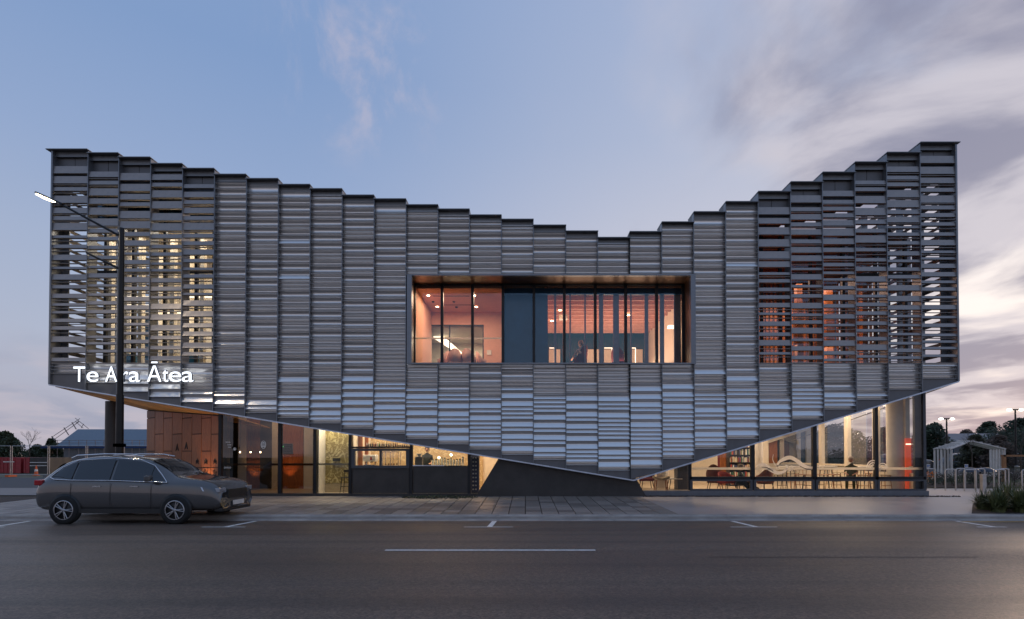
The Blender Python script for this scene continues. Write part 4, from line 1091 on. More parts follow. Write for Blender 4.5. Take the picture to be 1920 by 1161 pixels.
rv.quad((xw1 - .1, YF + .12, zWb), (xw1 - .1, YF + .12, zWt), (xg1, YU, zg1 + .05), (xg1, YU, zg0 - .3))
rv.build('window_reveal', 'bronze', B)
rv = MB(); rv.quad((xw0 + .1, YF + .121, zWb - .02), (xw1 - .1, YF + .121, zWb - .02), (xg1, YU, zWb - .02), (xg0, YU, zWb - .02)); rv.build('window_sill', 'fin', B)
mp = [777, 829, 886, 943, 1001, 1058, 1116, 1173, 1231, 1281]
for p in mp:
    x = X(p, YU, 600); m = MB(); m.box(x - .05, x + .05, YU - .06, YU + .06, zg0 - .3, zg1 + .05); m.build('window_mullion', 'black', B)
m = MB(); m.box(xg0 - .05, xg1 + .05, YU - .065, YU + .065, zg1 - .02, zg1 + .12); m.build('window_head', 'black', B)
for a, b in zip(mp, mp[1:]):
    xa, xb = X(a, YU, 600) + .05, X(b, YU, 600) - .05
    m = MB(); m.quad((xa, YU, zg0 - .3), (xb, YU, zg0 - .3), (xb, YU, zg1), (xa, YU, zg1)); m.build('upper_window_pane', 'glassblue', B)
m = MB(); m.box(X(779, 20.15, 600), X(942, 20.15, 600), 20.05, 20.056, Z(636, 20.05), Z(633, 20.05)); m.build('manifestation_band', 'etch', B)
# meeting room behind the first panes
zf2, zc2 = 4.66, 7.72
xr0, xr1 = xg0 + .02, X(943, YU, 600)
wally('meeting_room_wall', xr0 - .1, YU + .1, 23.6, zf2, zc2, 'salmon', .1)
m = MB(); m.box(xr0, xr1, YU + .1, 23.6, zc2, zc2 + .1); m.build('meeting_room_ceiling', 'salmon', B)
m = MB(); m.box(xr0 - .1, xg1 + .1, YU + .1, 31, zf2 - .05, zf2); m.build('upper_floor', 'floor', B)
YP = 23.5
wallx('meeting_room_wall', X(790, YP), xr1, YP, Z(609, YP), zc2, 'salmon')
wallx('meeting_room_wall', X(907, YP), xr1 + .3, YP - .01, zf2, Z(609, YP), 'salmon')
for p in (794, 843, 906): m = MB(); xx = X(p, YP, 640); m.box(xx - .03, xx + .03, YP, YP + .06, zf2, Z(609, YP)); m.build('partition_mullion', 'plastic', B)
m = MB(); m.box(X(793, YP, 640), X(907, YP, 640), YP, YP + .06, Z(609, YP) - .05, Z(609, YP)); m.build('partition_head', 'plastic', B)
wallx('corridor_wall', X(785, 27), X(960, 27), 27.2, zf2, 8.0, 'cream')
m = MB(); m.box(X(780, 24), X(960, 27), 23.7, 27.2, 7.1, 7.15); m.build('corridor_ceiling', 'cream', B)
# glowing staircase line
m = MB(); a, b = P(812, 614, 25.5), P(868, 663, 25.5); a2, b2 = P(813, 634, 25.5), P(866, 668, 25.5)
m.add([a, a2, b2, b, (a[0], 25.55, a[2]), (a2[0], 25.55, a2[2]), (b2[0], 25.55, b2[2]), (b[0], 25.55, b[2])], [(0, 1, 2, 3), (4, 7, 6, 5), (0, 4, 5, 1), (2, 6, 7, 3)]); m.build('light_strip', 'tube', B)
for px, Y in ((803, 21.0), (820, 22.6), (893, 22.6), (889, 21.0)):
    x = X(px, Y, 560); m = MB(); m.lathe((x, Y, zc2 - .01), [(.001, 0), (.06, 0)], 12); m.build('downlight', 'bulb', B)
m = MB()
for Y, a, b in ((21.05, 812, 880), (22.3, 833, 885)): m.box(X(a, Y, 560), X(b, Y, 560), Y, Y + .05, zc2 - .012, zc2 - .002)
m.build('ceiling_slot', 'plastic', B)
for px, Y in ((812, 21.8), (851, 21.8), (856, 22.6)):
    x = X(px, Y, 560); m = MB(); m.lathe((x, Y, zc2 - .01), [(.001, -.05), (.05, -.04), (.06, 0)], 10); m.build('ceiling_sensor', 'plastic', B)
area('meeting_light', ((xr0 + xr1) / 2, 21.2, zc2 - .05), 2.4, 1.4, 150.0, (1, .68, .45))
area('corridor_light', ((xr0 + xr1) / 2, 25.4, 7.0), 2.4, 1.6, 112.0, (1, .8, .55))
mt = table((X(858, 22.3), 22.3), .6, .74, 'round meeting table ringed by mauve tub chairs, upstairs', 'oak', z=zf2)
for k, (px, Y, rz, w_) in enumerate(((852, 21.2, 190, 'back to window, left centre'), (879, 21.2, 165, 'back to window, nearer the dark panes'), (829, 21.6, 250, 'side on beside the window mullion'), (905, 21.7, 110, 'side on below the wall switch'), (868, 23.0, 0, 'facing the window across the table'))):
    armchair((X(px, Y), Y), R(rz), 'mauve tub chair in the upstairs meeting room, ' + w_, 'mauve', z=zf2, h=.98, w=.62, group='tub chairs in the meeting room')
pl = MB(); c = P(917, 661, YP - .04); pl.box(c[0] - .1, c[0] + .1, YP - .05, YP - .02, c[2] - .1, c[2] + .1); pl.build('wall_switch', 'white', B)
# dark blue panel standing in for sky reflected in the panes, then the long room
m = MB(); m.box(xr1 + .02, X(1027, 20.6, 600), 20.55, 20.62, zf2, zc2); m.build('blue_reflection_panel', 'navy', B)
xb0, xb1 = X(1027, 20.6, 600), xg1 + .3
YR = 27.4
wally('long_room_wall', xb0 - .12, 20.63, YR, zf2, zc2 + .2, 'salmon', .1)
wally('long_room_wall', xb1, 20.1, YR, zf2, zc2 + .2, 'cream', .1)
m = MB(); m.box(xb0, xb1, YU + .1, YR, zc2 + .05, zc2 + .15); m.build('long_room_ceiling', 'salmon', B)
wallx('long_room_back_window', xb0, xb1, YR, zf2 + .95, zc2 + .1, 'nightglass')
wallx('long_room_back_wall', xb0, xb1, YR, zf2, zf2 + .94, 'cream')
m = MB(); m.box(xr1, xb1, 20.25, 20.35, Z(553, 20.3), zc2 + .05); m.build('bulkhead', 'navy', B)
for k in range(11):
    y = 21.2 + k * .56; m = MB(); m.box(xb0 + .02, xb1 - .02, y, y + .06, zc2 - .14 - .02 * (k % 3), zc2 + .05); m.build('ceiling_baffle', 'mauve', B)
for px, w in ((1041, 4), (1069, 3), (1097, 3), (1127, 8), (1155, 11), (1183, 3), (1212, 7), (1241, 8), (1270, 13)):
    x = X(px, 20.4, 600); s_ = 20.4 / FPX * w / 2
    m = MB(); m.box(x - s_, x + s_, 20.38, 20.42, zf2, zc2 + .05); m.build('blind_strip', 'strip', B)
for a, b, Y in ((1008, 1025, 24.5), (1030, 1040, 24.0), (1133, 1148, 24.5), (1185, 1192, 25)):
    m = MB(); zt_ = Z(652, Y); x0, x1 = X(a, Y, 660), X(b, Y, 660)
    m.box(x0, x1, Y, Y + .03, zt_ - .025, zt_); m.box(x1 - .025, x1, Y, Y + .03, zf2, zt_ - .025); m.build('light_strip', 'tube', B)
for px, Y in ((1035, 24.4), (1178, 23.4), (1050, 22.6)):
    x = X(px, Y, 600); m = MB(); m.lathe((x, Y, zc2 - .16), [(.001, 0), (.07, 0)], 12); m.build('downlight', 'bulb', B)
spot('wall_washer', (X(1262, 21.6), 21.6, 6.75), (xb1, 21.8, 6.3), 30, 110, (1, .7, .45))
m = MB(); c = P(1258, 613, 21.5); m.box(c[0] - .12, c[0] + .12, 21.4, 21.6, c[2] - .06, c[2] + .05); m.build('wall_light', 'tube', B)
area('long_room_light', ((xb0 + xb1) / 2, 23.5, 5.2), 4.5, 4.5, 270.0, (1, .68, .48), (R(180), 0, 0))  # added light facing up, stands in for light bounced onto the ceiling
area('long_room_light', ((xb0 + xb1) / 2, 25.8, 6.2), 4.5, 1.0, 90.0, (1, .75, .5))
for a, b in ((1029, 1050), (1100, 1124), (1132, 1160), (1184, 1204)):
    wallx('lit_panel', X(a, YR, 660), X(b, YR, 660), YR - .12, zf2, Z(656, YR), 'cream', .05)
pj = empty('projector', 'small white projector hanging from the salmon ceiling of the upstairs room', 'projector', (X(1056, 23), 23, zc2 - .25))
b = MB(); b.box(-.18, .18, -.15, .15, -.2, -.02); b.build('body', 'clothwhite', pj, bevel=.02, local=True); b = MB(); b.tube((0, 0, -.02), (0, 0, .3), .02); b.build('mount', 'plastic', pj, local=True)
rc = armchair((X(1087, 21.3), 21.3), R(230), 'dark red lounge chair by the upstairs window holding a reader', 'darkred', z=zf2, h=1.15)
pr_ = seated('person with fair hair reclining in the upstairs red chair', (X(1085, 21.2), 21.2, zf2 - .02), R(215), 'clothwhite', 'hairgrey', .12, .42)
armchair((X(1162, 21.6), 21.6), R(140), 'empty dark red wing chair behind the blind strips upstairs', 'darkred', z=zf2, h=1.2)
table((X(1130, 23), 23), .4, .6, 'small round side table upstairs between two red chairs', 'oak', z=zf2)

# ------------------------------------------------------------------ rooms behind the open screens
YA = 20.35
# left: glass wall, mullions, lit cream room
xa0, xa1 = XI0, X(401, YA, 600)
z0, z1 = zSc - .05, 10.3
for p in (168, 198, 250, 309, 368, 401):
    x = X(p, YA, 600); m = MB(); m.box(x - .05, x + .05, YA - .05, YA + .07, z0, z1 + 1.2); m.build('screen_room_mullion', 'black', B)
m = MB(); m.box(xa0, xa1, YA - .04, YA + .06, Z(513, YA), Z(508, YA)); m.build('screen_room_transom', 'black', B)
for p, q in ((168, 198), (198, 250), (250, 309), (309, 368), (368, 401)):
    m = MB(); m.quad((X(p, YA, 600) + .05, YA, z0), (X(q, YA, 600) - .05, YA, z0), (X(q, YA, 600) - .05, YA, z1 + 1.2), (X(p, YA, 600) + .05, YA, z1 + 1.2)); m.build('upper_window_pane', 'glassblue', B)
m = MB(); m.box(xa0, xa1, YA + .1, 27, z1, z1 + .1); m.build('screen_room_ceiling', 'cream', B)
wallx('screen_room_back_wall', xa0 - .2, xa1 + 1, 24.6, z0, z1, 'cream')
wally('screen_room_side_wall', xa1, YA, 24.6, z0, z1, 'cream')
m = MB(); m.box(xa0, xa1, YA + .05, YA + .2, z1 + .1, z1 + 1.3); m.build('dark_fascia', 'nightglass', B)
for p, Y, w in ((205, 21.2, 7), (262, 21.2, 7), (322, 21.2, 8), (378, 21.2, 7), (240, 22.5, 9), (300, 23, 6), (355, 23, 6)):
    x = X(p, Y, 600); s_ = Y / FPX * w / 2; m = MB(); m.box(x - s_, x + s_, Y, Y + .2, z0, z1); m.build('cream_post', 'cream', B)
for a, b, mm in ((215, 232, 'greywood'), (262, 285, 'nightglass'), (318, 330, 'charcoal'), (352, 372, 'greywood')):
    wallx('wall_feature', X(a, 24.5, 600), X(b, 24.5, 600), 24.5, z0, rnd.choice([7.2, 8.3]), mm, .05)
for k in range(6):
    y = 21.0 + k * .6; a, b = X(178, y, 600), xa1
    m = MB(); m.box(a + .2 * k, b, y, y + .06, z1 - .12, z1 - .01); m.build('ceiling_beam', 'white', B)
    m = MB(); m.box(a + .6, b - .5, y + .25, y + .31, 7.72, 7.76); m.build('linear_light_fitting', 'tube', B) if k % 2 == 0 else None
for p, Y in ((225, 22), (345, 22.2)):
    m = MB(); x = X(p, Y); m.box(x, x + .5, Y, Y + .5, z0, 5.6); m.build('display_plinth', 'navy', B)
area('screen_room_light', ((xa0 + xa1) / 2, 22.4, z1 - .2), 4.5, 2.0, 110.0, (1, .84, .63)); area('screen_room_light', ((xa0 + xa1) / 2, 20.75, z1 - .15), 4.8, .4, 90.0, (1, .86, .68))
area('screen_room_light', ((xa0 + xa1) / 2, 22.4, 7.6), 4.5, 2.0, 90.0, (1, .84, .63))
# dark roof over the void in front of the room
for i in range(NB):
    if isopen(i): m = MB(); m.box(bx[i], bx[i + 1], YF + .35, YF + 1.5, zt[i] - .9, zt[i] - .8); m.build('canopy_roof', 'backing', B)
m = MB(); m.box(bx[1], bx[5], YF + 1.5, 26, 10.9, 11.0); m.build('roof_deck', 'backing', B)
m = MB(); m.box(bx[22], bx[27], YF + 1.5, 28, 10.0, 10.1); m.build('roof_deck', 'backing', B)
# right: timber battens, beams, columns, windows to the sky
YC = 20.5
xc0, xc1 = X(1422, YC, 600), XI1
for p in (1428, 1463, 1520, 1581, 1642, 1698, 1722):
    x = X(p, YC, 600); m = MB(); m.box(x - .05, x + .05, YC - .05, YC + .07, z0, 10.0); m.build('screen_room_mullion', 'black', B)
m = MB(); m.box(xc0, xc1, YC - .04, YC + .06, Z(519, YC), Z(513, YC)); m.build('screen_room_transom', 'black', B)
for p, q in ((1428, 1463), (1463, 1520), (1520, 1581), (1581, 1642), (1642, 1698), (1698, 1722)):
    m = MB(); m.quad((X(p, YC, 600) + .05, YC, z0), (X(q, YC, 600) - .05, YC, z0), (X(q, YC, 600) - .05, YC, 10.0), (X(p, YC, 600) + .05, YC, 10.0)); m.build('upper_window_pane', 'glassblue', B)
wally('screen_room_side_wall', xc0 - .15, YC, 29, z0, 10.0, 'timber')
bt = MB(); k = 0
x = xc0
while x < X(1640, 24.5, 600):
    b = MB(); b.box(x, x + .09, 24.5, 24.58, z0, 10.0); b.build('wall_batten', 'batten', B); x += .19
m = MB(); m.box(xc0, X(1560, 24.6, 600), 24.62, 24.7, z0, 10.0); m.build('batten_backing', mat('pinkish_wall', (.30, .20, .19), .6), B)
m = MB(); m.box(xc0, xc1 - .3, YC + .1, 29, 9.95, 10.0); m.build('timber_ceiling', 'batten', B)
for px, Y, w in ((1500, 22, 10), (1556, 22.5, 12), (1622, 22, 9), (1665, 21.6, 10), (1705, 21.2, 8)):
    x = X(px, Y, 600); s_ = Y / FPX * w / 2; m = MB(); m.box(x - s_, x + s_, Y, Y + .25, z0, 10.0); m.build('cream_post', 'timber' if px != 1665 else 'frame', B)
for k in range(7):
    y = 21.0 + k * .9; m = MB(); m.box(xc0, xc1 - .2, y, y + .1, 9.55, 9.94); m.build('ceiling_beam', 'batten', B)
area('timber_room_light', (X(1500, 22.5), 22.5, 8.5), 3.0, 2.5, 150.0, (1, .60, .42))
area('timber_room_light', (X(1500, 22.5), 22.8, 6.0), 3.5, 1.5, 70.0, (1, .66, .48))
# roof over the middle
m = MB(); m.box(bx[5], bx[22], YF + .3, 31, 8.95, 9.05); m.build('roof_deck', 'backing', B)

# ------------------------------------------------------------------ the sign
sg = empty('building_sign', 'white illuminated lettering Te Ara Ātea on the lower left of the louvred facade', 'sign', (0, 0, 0))
glyphs = [('T', 139, 161), ('e', 164, 186), ('A', 199, 221), ('r', 230, 242), ('a', 243, 264), ('Ā', 277, 304), ('t', 306, 317), ('e', 318, 341), ('a', 342, 364)]
base = Z(716, YF - .2)
for ch, a, b in glyphs:
    cu = bpy.data.curves.new('letter', 'FONT'); cu.body = ch; cu.extrude = .035; cu.size = 1.0; cu.offset = 0
    ob = bpy.data.objects.new('tmp', cu); COL.objects.link(ob)
    dg = bpy.context.evaluated_depsgraph_get(); me = bpy.data.meshes.new_from_object(ob.evaluated_get(dg)); bpy.data.objects.remove(ob)
    xs = [v.co.x for v in me.vertices]; zs_ = [v.co.y for v in me.vertices]
    w = max(xs) - min(xs); x0_, x1_ = X(a, YF - .2, 700), X(b, YF - .2, 700)
    caph = Z(686, YF - .2) - base
    sx = (x1_ - x0_) / w; szz = caph / .727
    for v in me.vertices:
        x, y, z = v.co; v.co = (x0_ + (x - min(xs)) * sx, YF - .2 - z, base + y * szz)
    me.flip_normals() if False else None
    me.materials.clear(); me.materials.append(M['lit']); me.materials.append(M['litside'])
    me.update()
    for pl_ in me.polygons: pl_.material_index = 0 if abs(pl_.normal.y) > .7 else 1
    o = link('letter', me, sg, label='white lit letter ' + ch)
for px in (152, 178, 210, 231, 254, 290, 312, 330, 353):
    m = MB(); x = X(px, YF - .1, 700); m.box(x - .01, x + .01, YF - .16, YF + .02, base + .1, base + .12); m.build('standoff', 'fin', sg)

# ------------------------------------------------------------------ street lamp
YL_ = 16.2
sl = empty('street_lamp', 'tall black street lamp with one lit arm in front of the louvred corner', 'street lamp', (X(224.5, YL_), YL_, 0))
xp = sl.location.x
b = MB(); b.tube((xp, YL_, zpath(YL_)), (xp, YL_, Z(740, YL_)), .105, .10, 16); b.tube((xp, YL_, Z(740, YL_)), (xp, YL_, Z(428, YL_)), .085, .068, 16); b.build('pole', 'lampblack', sl)
b = MB(); b.lathe((xp, YL_, zpath(YL_)), [(.2, 0), (.2, .03), (.11, .05)], 16); b.build('base_plate', 'lampblack', sl)
a0, a1 = P(222, 441, YL_), P(112, 382, YL_ - .2); c0, c1 = P(222, 503, YL_), P(162, 474, YL_ - .1)
b = MB(); b.tube(a0, a1, .035, .03, 8); b.build('arm', 'lampblack', sl)
b = MB(); b.tube(c0, c1, .035, .028, 8); b.build('arm', 'lampblack', sl)
h0, h1 = Vector(P(118, 385, YL_ - .2)), Vector(P(68, 363, YL_ - .2)); dv = (h1 - h0).normalized(); nv = Vector((dv.z, 0, -dv.x)); nv = nv if nv.z > 0 else -nv
b = MB(); q = []
for s_, hw in ((0, .07), (.25, .15), (.8, .15), (1, .08)):
    p = h0.lerp(h1, s_)
    for yy, zz in ((-hw, 0), (hw, 0), (hw * .6, .05), (-hw * .6, .05)): q.append(p + Vector((0, yy, 0)) + nv * zz)
b.add(q, [(4 * k + j, 4 * k + (j + 1) % 4, 4 * k + 4 + (j + 1) % 4, 4 * k + 4 + j) for k in range(3) for j in range(4)] + [(0, 3, 2, 1), (12, 13, 14, 15)]); b.build('lamp_head', 'lampblack', sl)
b = MB(); pa, pb = h0.lerp(h1, .35), h0.lerp(h1, .95)
n = 8
for k in range(n):
    c = pa.lerp(pb, (k + .5) / n); rr = .02 + .05 * math.sin(math.pi * (k + .5) / n)
    b.ball(c - nv * .015, .055, 8, 5, (1.1, 1.6, rr * 9))
b.build('lit_lens', 'street', sl)
ls = h0.lerp(h1, .6)
l = bpy.data.lights.new('street_light', 'SPOT'); l.energy = 200; l.color = (1, .82, .58); l.spot_size = R(150); l.spot_blend = .6; l.shadow_soft_size = .1
o = bpy.data.objects.new('street_light', l); COL.objects.link(o); o.location = ls - Vector((0, 0, .25)); o.rotation_euler = (0, 0, 0)
b = MB()
for yy in (0, 1): b.box(xp - .11, xp + .11, YL_ - .12, YL_ + .12, Z(838, YL_) , Z(832, YL_))
b.build('collar', 'lampblack', sl)

# ------------------------------------------------------------------ cars
def lerp(a, b, t_): return a + (b - a) * t_
def car(label, loc, rz, paint, L=4.7, Wd=1.84, H=1.67, detail=True):
    o = empty('parked_car', label, 'car', loc, None, rz)
    # stations along x: (x, sill z, belt z, hood/roof z, half width, roof half width)
    st = [(0.00, .50, .68, .80, .76, .68), (.05, .36, .86, 1.02, .86, .76), (.16, .29, .99, 1.14, .91, .68), (.45, .27, 1.05, 1.44, .925, .62), (.75, .27, 1.06, 1.59, .925, .61), (1.40, .27, 1.06, 1.665, .925, .62), (2.10, .27, 1.05, 1.67, .925, .63), (2.70, .27, 1.03, 1.62, .925, .62), (3.05, .27, 1.02, 1.46, .925, .61), (3.42, .27, 1.01, 1.22, .925, .65), (3.66, .27, 1.01, 1.13, .915, .76), (4.1, .28, .98, 1.09, .91, .78), (4.45, .28, .93, 1.03, .88, .76), (4.62, .30, .80, .92, .82, .72), (4.70, .36, .62, .76, .76, .66)]
    k = L / 4.7
    def ring(s_):
        x, z0, zb_, zr, hw, rw = s_; x *= k
        p = [(hw * .86, z0), (hw * .97, z0 + .12), (hw, lerp(z0, zb_, .5)), (hw * .985, lerp(z0, zb_, .85)), (hw * .95, zb_), (lerp(hw * .93, rw, .5), lerp(zb_, zr, .5)), (rw, lerp(zb_, zr, .93)), (rw * .72, lerp(zb_, zr, .995)), (0, zr + .012)]
        return [(x, -a, b) for a, b in p] + [(x, a, b) for a, b in reversed(p[:-1])]
    rings = [ring(s_) for s_ in st]; n = len(rings[0]); b = MB()
    b.add([p for r in rings for p in r], [(i * n + j, i * n + j + 1, (i + 1) * n + j + 1, (i + 1) * n + j) for i in range(len(st) - 1) for j in range(n - 1)] + [tuple(range(n)), tuple(reversed(range((len(st) - 1) * n, len(st) * n)))] + [((i + 1) * n, (i + 1) * n + n - 1, i * n + n - 1, i * n) for i in range(len(st) - 1)], True)
    bo = b.build('body', paint, o, local=True)
    sb = bo.modifiers.new('sub', 'SUBSURF'); sb.levels = 1; sb.render_levels = 2
    # glass: side windows offset outwards
    def side(x, f, sgn, off=.022):
        x0 = x / k
        for s0, s1 in zip(st, st[1:]):
            if s0[0] <= x0 <= s1[0]:
                t_ = (x0 - s0[0]) / (s1[0] - s0[0]); s_ = [lerp(a, c, t_) for a, c in zip(s0, s1)]; break
        zb_, zr, hw, rw = s_[2], s_[3], s_[4], s_[5]
        if f < .5: w = lerp(hw * .95, lerp(hw * .93, rw, .5), f * 2)
        else: w = lerp(lerp(hw * .93, rw, .5), rw, (f - .5) / .43)
        return (x, sgn * (w + off), lerp(zb_, zr, f) - .01)
    for sgn in (-1, 1):
        for (xa, xb, fa0, fb0, fa1, fb1) in ((.42, .98, .30, .06, .42, .84), (1.04, 1.95, .06, .06, .84, .86), (2.03, 2.95, .06, .06, .86, .82), (2.97, 3.38, .06, .08, .76, .22)):
            b = MB(); N_ = 5; vs = []
            for q in range(N_ + 1):
                x = lerp(xa, xb, q / N_) * k; f0, f1 = lerp(fa0, fb0, q / N_), lerp(fa1, fb1, q / N_)
                for rr in range(4): vs.append(side(x, lerp(f0, f1, rr / 3), sgn))
            fs = [(q * 4 + rr, q * 4 + 4 + rr, q * 4 + 5 + rr, q * 4 + 1 + rr) for q in range(N_) for rr in range(3)]
            if sgn > 0: fs = [f[::-1] for f in fs]
            b.add(vs, fs, True); b.build('side_window', 'carglass', o, local=True)
        if detail:
            b = MB(); pts = [side(x * k, f, sgn, .03) for x, f in ((.40, .30), (.55, .10), (.98, .03), (1.95, .03), (2.95, .03), (3.42, .06))]; b.path(pts, .012, 5)
            pts = [side(x * k, f, sgn, .03) for x, f in ((.40, .30), (.62, .70), (.98, .89), (1.95, .91), (2.6, .90), (2.95, .84), (3.2, .55), (3.42, .06))]; b.path(pts, .010, 5)
            b.build('window_trim', 'chrome', o, local=True)
            b = MB(); b.path([(x * k, sgn * .60, z_) for x, z_ in ((.75, 1.60), (.9, 1.665), (1.6, 1.70), (2.3, 1.695), (2.6, 1.64))], .018, 6); b.build('roof_rail', 'chrome', o, local=True)
            for x in (1.55 * k, 2.5 * k):
                b = MB(); b.box(x, x + .2, sgn * .905 - .025, sgn * .905 + .025, .90, .93); b.build('door_handle', 'chrome', o, local=True)
            b = MB()
            for x in (1.0 * k, 2.0 * k, 3.03 * k): b.path([(x, sgn * (.924), .36), (x, sgn * .932, .66), (x, sgn * .918, 1.0)], .004, 4)
            b.build('door_seam', 'black', o, local=True)
            b = MB(); b.box(2.98 * k, 3.12 * k, min(sgn * .95, sgn * 1.12), max(sgn * .95, sgn * 1.12), 1.04, 1.19); b.build('wing_mirror', paint, o, bevel=.03, local=True)
            b = MB(); b.box(1.25 * k, 3.27 * k, min(sgn * .90, sgn * .925), max(sgn * .90, sgn * .925), .27, .38); b.build('sill_moulding', 'plastic', o, local=True)
        b = MB(); b.box(.03, .22, min(sgn * .62, sgn * .88), max(sgn * .62, sgn * .88), .94, 1.07); b.build('tail_lamp', 'tail', o, bevel=.02, local=True)
        b = MB(); b.add([(4.40 * k, sgn * .62, .76), (4.70 * k, sgn * .50, .72), (4.68 * k, sgn * .52, .86), (4.26 * k, sgn * .89, .90), (4.32 * k, sgn * .90, .80)], [(0, 1, 2, 3, 4) if sgn < 0 else (4, 3, 2, 1, 0)]); b.box(4.45 * k, 4.68 * k, min(sgn * .50, sgn * .78), max(sgn * .50, sgn * .78), .76, .86); b.build('headlight', 'head', o, bevel=.01, local=True)
        for x in (.86, 3.66):
            b = MB(); b.lathe((x * k, sgn * .915, .36), [(.375, -.03), (.38, .012), (.001, .013)] if sgn > 0 else [(.375, .03), (.38, -.012), (.001, -.013)], 24, 'y'); b.build('wheel_arch', 'plastic', o, local=True)
            w = MB(); w.lathe((x * k, sgn * .90, .345), [(.20, -.10), (.32, -.11), (.345, -.07), (.345, .03), (.32, .07), (.235, .06)] if sgn > 0 else [(.20, .10), (.32, .11), (.345, .07), (.345, -.03), (.32, -.07), (.235, -.06)], 28, 'y')
            wo = w.build('wheel', 'rubber', o, local=True)
            w = MB(); yy = sgn * .955
            w.lathe((x * k, 0, .345), [(.24, yy - .005), (.24, yy + .012), (.215, yy + .006)] if sgn > 0 else [(.24, yy + .005), (.24, yy - .012), (.215, yy - .006)], 28, 'y')
            for q in range(10):
                a = 2 * math.pi * (q // 2) / 5 + (.14 if q % 2 else -.14); w.tube((x * k + .03 * math.cos(a), yy, .345 + .03 * math.sin(a)), (x * k + .225 * math.cos(a), yy, .345 + .225 * math.sin(a)), .02, .014, 5)
            w.lathe((x * k, yy, .345), [(.05, 0), (.05, sgn * .012), (.001, sgn * .014)], 12, 'y')
            w.build('rim', 'rim', wo, local=True)
    # windscreen and rear window follow the body
    def top(x, fy):
        x0 = x / k
        for s0, s1 in zip(st, st[1:]):
            if s0[0] <= x0 <= s1[0]:
                t_ = (x0 - s0[0]) / (s1[0] - s0[0]); s_ = [lerp(a, c, t_) for a, c in zip(s0, s1)]; break
        return (x, fy * s_[5] * .93, s_[3] + .02 - .03 * abs(fy) ** 2)
    for nm, xa, xb in (('windscreen', 2.82, 3.62), ('rear_window', .52, .17)):
        b = MB(); vs = []; N_ = 8
        for q in range(N_ + 1):
            for rr in range(9): vs.append(top(lerp(xa, xb, q / N_) * k, -1 + rr / 4))
        fs = [(q * 9 + rr, q * 9 + 9 + rr, q * 9 + 10 + rr, q * 9 + 1 + rr) for q in range(N_) for rr in range(8)]
        b.add(vs, fs, True); b.build(nm, 'carglass', o, local=True)
    if detail:
        b = MB(); b.box(4.62 * k, 4.725 * k, -.46, .46, .60, .82); b.build('grille', 'plastic', o, bevel=.01, local=True)
        b = MB(); b.box(4.726 * k, 4.74 * k, -.26, .26, .42, .53); b.build('number_plate', 'white', o, local=True)
        b = MB(); b.box(4.5 * k, 4.69 * k, -.7, .7, .28, .38); b.build('bumper_trim', 'plastic', o, bevel=.02, local=True)
    return o
car('dark grey seven seat SUV with chrome window trim parked at the kerb', (X(58, 13.03, 900), 13.95, zroad(13.3) + .0), 0, 'suvpaint', L=4.5)
car('blue parked car glimpsed past the corner glass, beyond the bike racks', (40.5, 52, -.03), R(0), 'bluepaint', detail=False)
car('white parked car at the very edge of the view beyond the timber rail', (52.2, 56, -.03), R(180), 'whitepaint', detail=False)
car('grey car seen through the reading room end glazing', (31, 47, -.03), R(10), 'suvpaint', detail=False)

# ------------------------------------------------------------------ vegetation
def leafcloud(mb, c, rad, n, size, rg):
    for _ in range(n):
        while True:
            p = Vector((rg.uniform(-1, 1), rg.uniform(-1, 1), rg.uniform(-1, 1)))
            if .25 < p.length < 1: break
        q = Vector((c[0] + p.x * rad[0], c[1] + p.y * rad[1], c[2] + p.z * rad[2]))
        a = Vector((rg.gauss(0, 1), rg.gauss(0, 1), rg.gauss(0, 1))).normalized(); b_ = a.orthogonal().normalized()
        s_ = size * rg.uniform(.6, 1.5)
        mb.add([q - a * s_, q - b_ * s_ * .5, q + a * s_, q + b_ * s_ * .5], [(0, 1, 2, 3)])
def tree(label, x, y, h, w, m_='leaf', seed=1, trunk=.25, dens=1.0, low=.12, size=None, nm='tree', conic=False):
    rg = random.Random(seed); o = empty(nm, label, 'tree', (x, y, 0))
    t_ = MB(); t_.path([(0, 0, -.1), (.05 * w * .1, 0, h * .25), (0, .05, h * .55)], [trunk, trunk * .75, trunk * .35], 8)
    cr = MB(); k = int(17 * dens)
    for i in range(k):
        f = low + (1 - low) * ((i + .5) / k); zz = h * f * .93
        env = (math.sin(math.pi * min(1, (f * .8 + .22))) if not conic else (1.08 - f))
        a = rg.uniform(0, 6.28); rr = w / 2 * env * rg.uniform(.25, .72)
        c = (math.cos(a) * rr, math.sin(a) * rr, zz)
        rad = w * rg.uniform(.17, .27) * (.5 + .6 * env)
        t_.tube((0, 0, h * min(.5, f * .6)), c, trunk * .25, trunk * .08, 5)
        leafcloud(cr, c, (rad, rad, rad * rg.uniform(.5, .8)), int(430 * dens), size or h * .029, rg)
    t_.build('trunk', 'bark', o, local=True); cr.build('crown', m_, o, local=True)
    return o
s60 = lambda px, Y: X(px, Y)
tree('dark rounded tree left of the grey house, nearest the glass corner', s60(1752, 58), 58, 4.9, 6.5, 'leaf', 3)
tree('dark evergreen tree peaking behind the grey roof', s60(1855, 75), 75, 6.3, 7.0, 'leaf', 4)
tree('low bushy tree behind the middle of the grey roof', s60(1812, 80), 80, 5.2, 7, 'leaf3', 5)
tree('large dark tree behind the nearer car park lamp', s60(1912, 58), 58, 5.5, 8.0, 'leaf', 6)
tree('bronze leafed shrub tree in front of the grey house', s60(1875, 46), 46, 3.2, 4.0, 'leaf3', 7)
tree('olive shrub tree between house and pergola', s60(1830, 48), 48, 3.4, 3.4, 'leaf2', 8)
tree('small dark conifer against the grey house wall', s60(1853, 50), 50, 3.0, 1.8, 'leaf', 9, conic=True)
